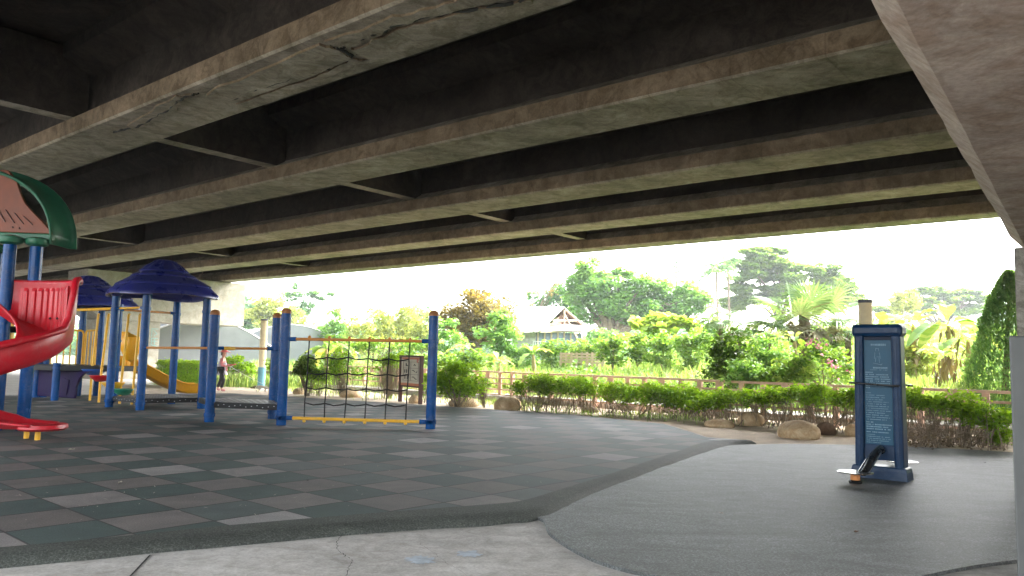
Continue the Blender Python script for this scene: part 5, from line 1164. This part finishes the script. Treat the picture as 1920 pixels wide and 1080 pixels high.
for i in range(15):
    a = r.uniform(0, 2*PI); c = c0+Vector((math.cos(a)*.35, math.sin(a)*.35, r.uniform(-.9, -.15))); fan(m, c, (math.cos(a), math.sin(a), -1.2), r.uniform(.5, .8), r, r.random(), T, 14, .1)
o = m.build('dead_fronds', L['deadpalm'], fpm); tone_attr(o, T)
for (px, py, lab, sd_) in ((1440, 622, 'low fan palm half buried in the bushes left of the big fan palm', 1), (1545, 640, 'shaggy low fan palm with hanging dry fans below the big one', 2), (1590, 618, 'small fan palm tucked between the big one and the pillar', 3), (1385, 625, 'blue grey low fan palm at the left of the palm group', 4), (1350, 600, 'pale palm crown left behind the bushes', 5)):
    r = random.Random(sd_); c = dep(px, py, 24+sd_*.5); t = thing('low_fan_palm', lab, 'palm', (c.x, c.y, terr(c.x, c.y)), 'low palms around the big fan palm'); m = MB(); T = []; sm = MB()
    MB().tube([(c.x, c.y, terr(c.x, c.y)-.1), tuple(c-Vector((0, 0, .2)))], [.14, .1], 8).build('trunk', 'bark', t)
    for i in range(9):
        a = 2*PI*i/9+r.uniform(-.3, .3); el = r.uniform(-.3, 1); d = Vector((math.cos(a)*math.cos(el), math.sin(a)*math.cos(el), math.sin(el))); b_ = c+d*.38; fan(m, b_, d-Vector((0, 0, .3)), .52, r, r.random(), T, 16, .45); sm.tube([tuple(c-Vector((0, 0, .2))), tuple(b_)], .012, 4)
    sm.build('stalks', 'bananastem', t); o = m.build('fronds', L['palm' if sd_ % 2 else 'deadpalm'], t); tone_attr(o, T)
# bananas
def banana(lab, px, py, Y, seed, L_=1.5, nl=8, name='banana_plant', toneb=0, group='banana plants'):
    r = random.Random(seed); c = dep(px, py, Y); z0 = terr(c.x, c.y); t = thing(name, lab, 'banana plant', (c.x, c.y, z0), group)
    MB().tube([(c.x, c.y, z0-.1), (c.x+.03, c.y, z0+(c.z-z0)*.6), tuple(c)], [.13, .1, .05], 8).build('stem', 'bananastem', t, smooth=True)
    for i in range(nl):
        a = 2*PI*i/nl+r.uniform(-.35, .35); el = r.uniform(.15, 1.25); ln = L_*r.uniform(.75, 1.1); W = L_*.15*r.uniform(.85, 1.15); tn = toneb+r.random()*.75 if r.random() > .15 else .97; n = 16
        m = MB(); T = []; s = Vector((-math.sin(a), math.cos(a), 0)); rows = []
        for k in range(n+1):
            u = k/n; q = c+Vector((math.cos(a)*math.cos(el)*ln*u, math.sin(a)*math.cos(el)*ln*u, math.sin(el)*ln*u-ln*.62*u*u*(.7+.5*math.cos(el))))
            ww = W*max(0, min(1, (u-.14)*5))*math.sqrt(max(0, 1-((u-.55)/.47)**2)) if u > .12 else .012
            tear = 1 if r.random() > .22 else .55
            rows.append((q, ww*tear, ww*(1 if r.random() > .22 else .6)))
        for k in range(n):
            (q0, l0, r0), (q1, l1, r1) = rows[k], rows[k+1]; z = Vector((0, 0, 1))
            b_ = len(m.v); m.v += [tuple(q0), tuple(q1), tuple(q1+s*l1+z*l1*.28), tuple(q0+s*l0+z*l0*.28), tuple(q1-s*r1+z*r1*.28), tuple(q0-s*r0+z*r0*.28)]
            m.f += [(b_, b_+1, b_+2, b_+3), (b_+1, b_, b_+5, b_+4)]; T += [min(1, tn*.75+.25*r.random())]*2
        o = m.build('leaf', L['banana'], t); tone_attr(o, T)
    if seed % 2 == 0:
        P = [tuple(Vector((c.x, c.y, z0+(c.z-z0)*r.uniform(.25, .95)))+Vector((r.gauss(0, .16), r.gauss(0, .16), 0))) for _ in range(60)]
        leaves('dead_leaves', P, .42, 'dry', t, seed, .18, -.3, None, dirs=[(0, 0, -1)]*60)
    return t
banana('tall banana plant with pale upright leaf right of the exercise machine', 1712, 612, 24, 2, 1.5, 11)
banana('banana plant with orange dying leaf, left of the juniper', 1778, 612, 22.5, 4, 1.6, 10)
banana('banana plant with yellow leaves close to the juniper', 1815, 640, 21.5, 6, 1.1, 7)
banana('low banana plant with white hanging leaf in the bright grass', 1768, 672, 19.5, 8, .9, 6)
banana('banana plant half behind the cream pillar', 1660, 620, 25, 10, 1.6, 7)
banana('banana plant over the shrubs behind the net, with one upright green leaf', 612, 655, 32, 3, 1.4, 6)
banana('young banana plant with fresh green leaf by the white greenhouse', 640, 650, 33, 5, 1.2, 6)
banana('yellowing banana plant left of the brown flowering tree trunk', 868, 655, 34, 7, 1.0, 6)
banana('banana plant with drooping yellow leaf in front of the brown flowering tree', 935, 680, 29, 9, .9, 7)
banana('banana plant in front of the tin roof shed wall', 1000, 665, 32, 11, 1.1, 6)
banana('yellow green banana plant right of the shed', 1150, 640, 34, 13, 1.1, 6)
banana('banana plant with yellow leaf below the big fan palm', 1490, 640, 23, 15, .8, 6)
# broad pale leaf tree and bushes on the bank
tree('big_leaf_bush', 'pale yellow green bush with very broad leaves left of the palms', 'bush', 33, [(1215, 605, 28, 14), (1255, 600, 32, 14), (1235, 618, 46, 14), (1290, 612, 22, 12)], 'bigleaf', .42, 7, 1240, None, .07, 51, sub=8, aspect=.8, upb=1.2)
bl = [(985, 655, 36, 14, 37, 'tree', 'leafy green bush hiding the left foot of the shed'), (1045, 652, 40, 13, 36, 'weed', 'weedy bush covering the shed wall'), (1100, 650, 40, 14, 35, 'weed', 'tall pale bush at the right end of the shed'), (1130, 628, 30, 12, 44, 'tree', 'green bush against the shed lean-to'), (890, 668, 50, 12, 34, 'weed', 'low bush around the trunk of the brown flowering tree'), (820, 672, 46, 12, 33, 'weed', 'low bush behind the leafy rounded shrub'),
      (1150, 640, 34, 13, 30, 'weed', 'low weedy bush right of the shed'), (1195, 632, 36, 14, 32, 'weed', 'weedy bush left of the broad leaved bush'), (1245, 640, 44, 16, 31, 'weed', 'bright bush below the broad leaved one'), (1300, 635, 40, 20, 30, 'weed', 'loose bright bush left of the dark bush'), (1330, 610, 34, 16, 34, 'tree', 'green bush at the foot of the feathery tree'),
      (1370, 650, 52, 40, 20.5, 'dark', 'dense dark green bush just beyond the fence, left of the machine'), (1440, 655, 44, 34, 22, 'tree', 'leafy green bush between the dark bush and the flowering creeper'), (1555, 625, 44, 18, 26, 'weed', 'pale bush beneath the fan palm'), (1415, 690, 60, 18, 19, 'tree', 'low leafy creeper bank along the fence'), (1480, 690, 50, 20, 18.5, 'weed', 'low creeper mound along the fence, below the pink blossom'), (1660, 640, 40, 20, 25, 'bamboo', 'dry pale bush behind the right side of the machine'), (1720, 655, 40, 14, 24, 'bamboo', 'tangled pale bush under the tall banana plant')]
for i, (px, py, rx, ry, Y, mt_, lab) in enumerate(bl):
    tree('bush', lab, 'bush', Y, [(px, py, rx, ry), (px+rx*.3, py+ry*.5, rx*.9, ry*.8), (px-rx*.4, py+ry*.5, rx*.8, ry*.7), (px, py+ry*1.5, rx*.9, ry*.8), (px-rx*.2, min(py+ry*2.4, 712), rx*.9, ry*.8), (px+rx*.3, min(py+ry*2.9, 712), rx*.8, ry*.7)], mt_, .13 if Y < 24 else .16, 26 if Y < 24 else 20, px, None, .05, 90+i, sub=10, fr=.36, group='bushes on the bank beyond the fence', dd=.5)
bo = tree('flowering_creeper', 'sprawling bush dotted with pink blossom left of the exercise machine', 'bush', 18.5, [(1540, 670, 52, 30), (1575, 695, 36, 24), (1510, 690, 40, 22)], 'weed', .11, 34, 1545, None, .05, 111, sub=12, fr=.34, dd=.5)
r = random.Random(6); P = []
for (px, py, k) in [(1524, 642, 12), (1536, 650, 11), (1518, 646, 5), (1557, 678, 12), (1574, 690, 9), (1590, 700, 6), (1545, 660, 3), (1570, 712, 4)]:
    c = dep(px, py, 17.9)
    for i in range(k): P.append(tuple(c+Vector((r.gauss(0, .07), r.gauss(0, .1), r.gauss(0, .05)))))
leaves('blossom', P, .075, 'pinkflower', bo, 3, .8, .2)
# tall juniper at the right
p = dep(1868, 700, 18.5); z0 = terr(p.x, p.y); jn = thing('juniper', 'tall dense conical juniper beside the concrete pier', 'conifer', (p.x, p.y, z0))
zt_ = dep(1890, 515, 18.5).z; rng = np.random.default_rng(9); n = 26000; u = rng.random(n)**.8; a = rng.random(n)*2*PI; zz = z0+.1+u*(zt_-z0)
Rr = (1-u)**.6*1.0*(1+.08*np.sin(a*4+u*13)+.06*np.sin(a*7-u*27)+.05*np.sin(a*13+u*61))*(.66+.34*rng.random(n)**.5)*(1+.12*rng.normal(size=n)*(rng.random(n) > .8))+.03
cx = p.x+.28*u+.12
Pj = np.stack([cx+Rr*np.cos(a), p.y+Rr*np.sin(a), zz], 1); Tn = .5+.5*np.sin(a*6+u*40)*np.cos(u*55+a*3)
leaves('foliage', Pj, .085, 'conifer', jn, 4, .35, .1, Tn, dirs=np.stack([np.cos(a)*.5, np.sin(a)*.5, np.full(n, .9)], 1))
MB().tube([(p.x+.12, p.y, z0-.1), (p.x+.4, p.y, zt_-.2)], [.1, .02], 7).build('trunk', 'bark', jn)
P = [];
for i in range(700): q = dep(rng.uniform(1835, 1880), 700, 16.5+rng.random()*1.2); P.append((q.x, q.y, terr(q.x, q.y)-.05))
tag(blades('reed_clump', P, .62, .03, 'bluegreen', None, 8, 1.0), 'arching reed clump at the foot of the juniper', 'reeds')
# small bare sapling and pale branching shrub behind the net
def bare(lab, px, py, Y, h, seed):
    r = random.Random(seed); c = dep(px, py, Y); z0 = terr(c.x, c.y); m = MB()
    def br(p, d, l, w_, k):
        e = p+d*l; m.tube([p, p.lerp(e, .5)+Vector((r.gauss(0, .03), 0, r.gauss(0, .03)))*l, e], [w_, w_*.8, w_*.6], 5, cap=False)
        if k: 
            for _ in range(3): br(e, (d+Vector((r.gauss(0, .55), r.gauss(0, .55), r.uniform(.0, .5)))).normalized(), l*.68, w_*.6, k-1)
    br(Vector((c.x, c.y, z0-.1)), Vector((0, 0, 1)), h*.4, .04, 4); tag(m.build('bare_sapling', 'bark', None, smooth='all'), lab, 'sapling')
bare('bare forked sapling rising behind the upper right of the net', 717, 690, 30, 1.9, 4)
bare('leafless branching shrub at the left of the flowering tree', 757, 660, 34, 1.6, 8)

# ------------------------------------------------------------ buildings beyond
# tin roof shed
Y = 44; zg = dep(1040, 692, Y).z; rid0, rid1 = dep(975, 577, Y+2.5), dep(1058, 577, Y+.3); el, er = dep(952, 622, Y-1), dep(1014, 620, Y-2.6); bl_, brr = dep(1010, 610, Y+5), dep(1104, 618, Y+1.6)
hs_ = thing('shed', 'old open gabled shed with white tin roof and blue walls half buried in green', 'shed', (rid1.x-1.5, Y, zg))
th_ = Vector((0, 0, .06))
MB().prism([el, er, rid1, rid0], th_).build('roof_sheet', 'tin', hs_)
MB().prism([rid0, rid1, brr, bl_], th_).build('roof_sheet', 'tin_old', hs_)
m = MB()
for i in range(9): a = rid1.lerp(rid0, i*.04)-Vector((0, 0, .1)); b = brr.lerp(bl_, i*.04)-Vector((0, 0, .1)); m.tube([a, b], .05, 5)
m.build('rafters', 'planks', hs_)
m = MB(); c_ = (er+brr)/2; base_l, base_r = er-Vector((0, 0, .05)), brr-Vector((0, 0, .1))
m.tube([base_l, base_r], .06, 5); m.tube([rid1-Vector((0, 0, .15)), Vector((rid1.x, rid1.y, base_l.z))], .06, 5); m.tube([er.lerp(rid1, .5)-Vector((0, 0, .1)), brr.lerp(rid1, .5)-Vector((0, 0, .1))], .05, 5); m.tube([rid1-Vector((0, 0, .3)), dep(1085, 640, Y-1)], .045, 5)
m.build('gable_frame', 'timber', hs_)
g0_, g1_ = er+Vector((0.2, .6, 0)), brr+Vector((-.4, .6, 0))
MB().prism([g0_, g1_, rid1+Vector((0, .6, -.2))], (0, .05, 0)).build('gable_infill', 'planks', hs_)
m = MB(); m.prism([dep(1012, 620, Y-2.4), dep(1122, 622, Y+.5), dep(1112, 612, Y+2), dep(1030, 606, Y)], (0, 0, .05)); m.build('lean_to_roof', 'tin_old', hs_)
w0, w1 = dep(1005, 622, Y-1.8), dep(1090, 625, Y+.2)
MB().prism([w0, w1, Vector((w1.x, w1.y, zg-.3)), Vector((w0.x, w0.y, zg-.3))], (0, .06, 0)).build('wall', 'bluewall', hs_)
w2 = dep(962, 624, Y-.5); MB().prism([w2, w0, Vector((w0.x, w0.y, zg-.3)), Vector((w2.x, w2.y, zg-.3))], (0, .06, 0)).build('wall', 'greywall', hs_)
m = MB()
for i in range(7): a = w0.lerp(w1, (i+.3)/7)+Vector((0, -.05, 0)); m.box((a.x, a.y, (a.z+zg)/2), (.09, .05, a.z-zg))
m.build('wall_post', 'timber', hs_)
lt = thing('lattice_frame', 'pale garden lattice standing left of the shed door', 'lattice', dep(1010, 690, 38).xy.to_3d()); m = MB()
a, b = dep(1000, 640, 38), dep(1022, 640, 38); zb_ = dep(1000, 668, 38).z
for i in range(6): q = a.lerp(b, i/5); m.box((q.x, q.y, (a.z+zb_)/2), (.03, .03, a.z-zb_))
for i in range(5): m.box(((a.x+b.x)/2, a.y-.02, zb_+(a.z-zb_)*i/4), (b.x-a.x, .03, .03))
m.build('slats', 'tin', lt)
# old pallet fence in the field
Y = 31; a, b = dep(1052, 663, Y), dep(1130, 663, Y+.6); zb_ = dep(1052, 684, Y).z; pf_ = thing('pallet_fence', 'row of weathered pale pallets standing in the meadow', 'pallet fence', ((a.x+b.x)/2, Y, zb_)); r = random.Random(2); L_ = (b-a).length; d = (b-a).normalized()
for k in range(4):
    m = MB()
    for i in range(4): m.box((a.lerp(b, .5)-Vector((0, 0, (a.z-zb_)*(k+.2)/4)))+Vector((r.uniform(-.04, .04), -.03, 0)), (L_, .03, .07))
    m = MB().box((a.lerp(b, .5)-Vector((0, 0, (a.z-zb_)*(k+.2)/4)))+Vector((r.uniform(-.04, .04), -.03, 0)), (L_, .03, .075)); m.build('slat', 'timber', pf_)
for i in range(9): q = a.lerp(b, i/8); MB().box((q.x, q.y+.03, (q.z+zb_)/2), (.09, .07, q.z-zb_+.1)).build('upright', 'timber', pf_)
# arched shade-net tunnels
def tunnel(lab, P0, axis, length, W, zeave, rise, mat, name='greenhouse', sidem='plastic'):
    t = thing(name, lab, 'greenhouse', (P0[0], P0[1], 0)); P0 = Vector(P0); ax = Vector(axis).normalized(); s = Vector((ax.y, -ax.x, 0))
    m = MB(); m.grid(lambda u, v: P0+ax*(length*u)+s*(W*(v-.5))+Vector((0, 0, zeave+rise*math.sin(PI*v)+.03*math.sin(u*40)*math.sin(PI*v))), 24, 18); m.build('arched_cover', mat, t, smooth='all', solid=.03)
    hm = MB()
    for i in range(9):
        hm.tube([P0+ax*(length*i/8)+s*(W*(v/14-.5))*1.003+Vector((0, 0, zeave+.03+rise*math.sin(PI*v/14))) for v in range(15)], .035, 5)
    hm.build('hoops', 'tin', t)
    for (q, nm) in ((-.5, 'side_curtain'), (.5, 'side_curtain')):
        a = P0+s*W*q; MB().prism([a+Vector((0, 0, -.1)), a+ax*length+Vector((0, 0, -.1)), a+ax*length+Vector((0, 0, zeave)), a+Vector((0, 0, zeave))], s*.03).build(nm, sidem, t)
    e = MB(); e.prism([P0+s*(W*(v/14-.5))*.995+Vector((0, 0, zeave+rise*math.sin(PI*v/14)-.02)) for v in range(15)]+[P0+s*W*.497-Vector((0, 0, .1)), P0-s*W*.497-Vector((0, 0, .1))], ax*.03); e.build('end_wall', 'plastic', t)
    for i in range(10): pass
    return t
qa = dep(395, 668, 44); tunnel('grey shade net tunnel left, behind the walking person', (qa.x+.2, qa.y-1.5, 0), (-.55, 1, 0), 24, 8, 1.35, 1.75, 'net')
qb = dep(545, 668, 48); tunnel('white film tunnel greenhouse behind the left net post', (qb.x+.3, qb.y-1, 0), (-.5, 1, 0), 24, 8.5, 1.3, 1.75, 'plastic')
qc = dep(330, 668, 52); tunnel('third grey shade net tunnel seen left between blue posts', (qc.x-1, qc.y, 0), (-.55, 1, 0), 20, 7, 1.4, 1.7, 'net')
# low stone garden wall left, behind the bush
a, b = at(380, 700, -.05), at(560, 706, -.05); a = dep(380, 700, 36); b = dep(580, 703, 35); gw = MB()
gw.prism([Vector((a.x, a.y, -.1)), Vector((b.x, b.y, -.1)), Vector((b.x, b.y, .52)), Vector((a.x, a.y, .52))], (0, .25, 0)); tag(gw.build('garden_wall', 'pale_concrete', None, bevel=.02), 'low pale masonry wall behind the walking person', 'wall')
rng = np.random.default_rng(31); P = []
for i in range(5000): q = dep(rng.uniform(300, 640), 700, rng.uniform(30.5, 36)); P.append((q.x, q.y, -.08))
tag(blades('rough_grass', P, .42, .04, 'grass', None, 14, .8), 'patchy bright grass in front of the shade net tunnels', 'grass', kind='stuff')
# distant pale buildings and a hill line of trees closing the horizon
p = dep(1870, 585, 120); ho = thing('farm_house', 'white flat building far off between the umbrella tree and the juniper', 'house', (p.x, p.y, 0)); zt_ = dep(1850, 572, 120).z
MB().box((p.x, p.y, zt_/2-.3), (9, 6, zt_-.6)).build('wall', 'tin', ho); MB().box((p.x, p.y, zt_-.15), (9.6, 6.6, .3)).build('roof', 'tin_old', ho)
rng = np.random.default_rng(41); cl = []
for i in range(170):
    px = -300+2500*i/170+rng.normal()*8; Y = 125+rng.normal()*10; top = 628-12*rng.random()+(24 if px < 600 else 0)*0-8*math.sin(px*.011)
    c = dep(px, top+20, Y); R = 2.8+2*rng.random(); cl.append((Vector((c.x, c.y, c.z-1)), R*1.5, R, R*.8, rng.random())); cl.append((Vector((c.x+2, c.y, 1.5)), 4.5, 3, 2.6, rng.random()))
P, T = clump_points(cl, 1.1, 5, .6); tag(leaves('far_woods', P, 1.0, 'bluegreen', None, 7, .6, .5, T), 'far off line of trees along the horizon', 'woods', kind='stuff')

# ------------------------------------------------------------ humid air
hz = MB().box((0, 120, 19.0), (620, 620, 41.5)).build('haze', 'cream'); hz['kind'] = 'stuff'; hz['label'] = 'thin pale humid air over the whole place'
m, n, l = new_mat('haze'); o = n.new('ShaderNodeOutputMaterial'); v = n.new('ShaderNodeVolumePrincipled')
v.inputs['Color'].default_value = (.92, .97, 1, 1); v.inputs['Density'].default_value = .0009; v.inputs['Anisotropy'].default_value = .2
l.new(v.outputs[0], o.inputs['Volume']); hz.data.materials.clear(); hz.data.materials.append(m)
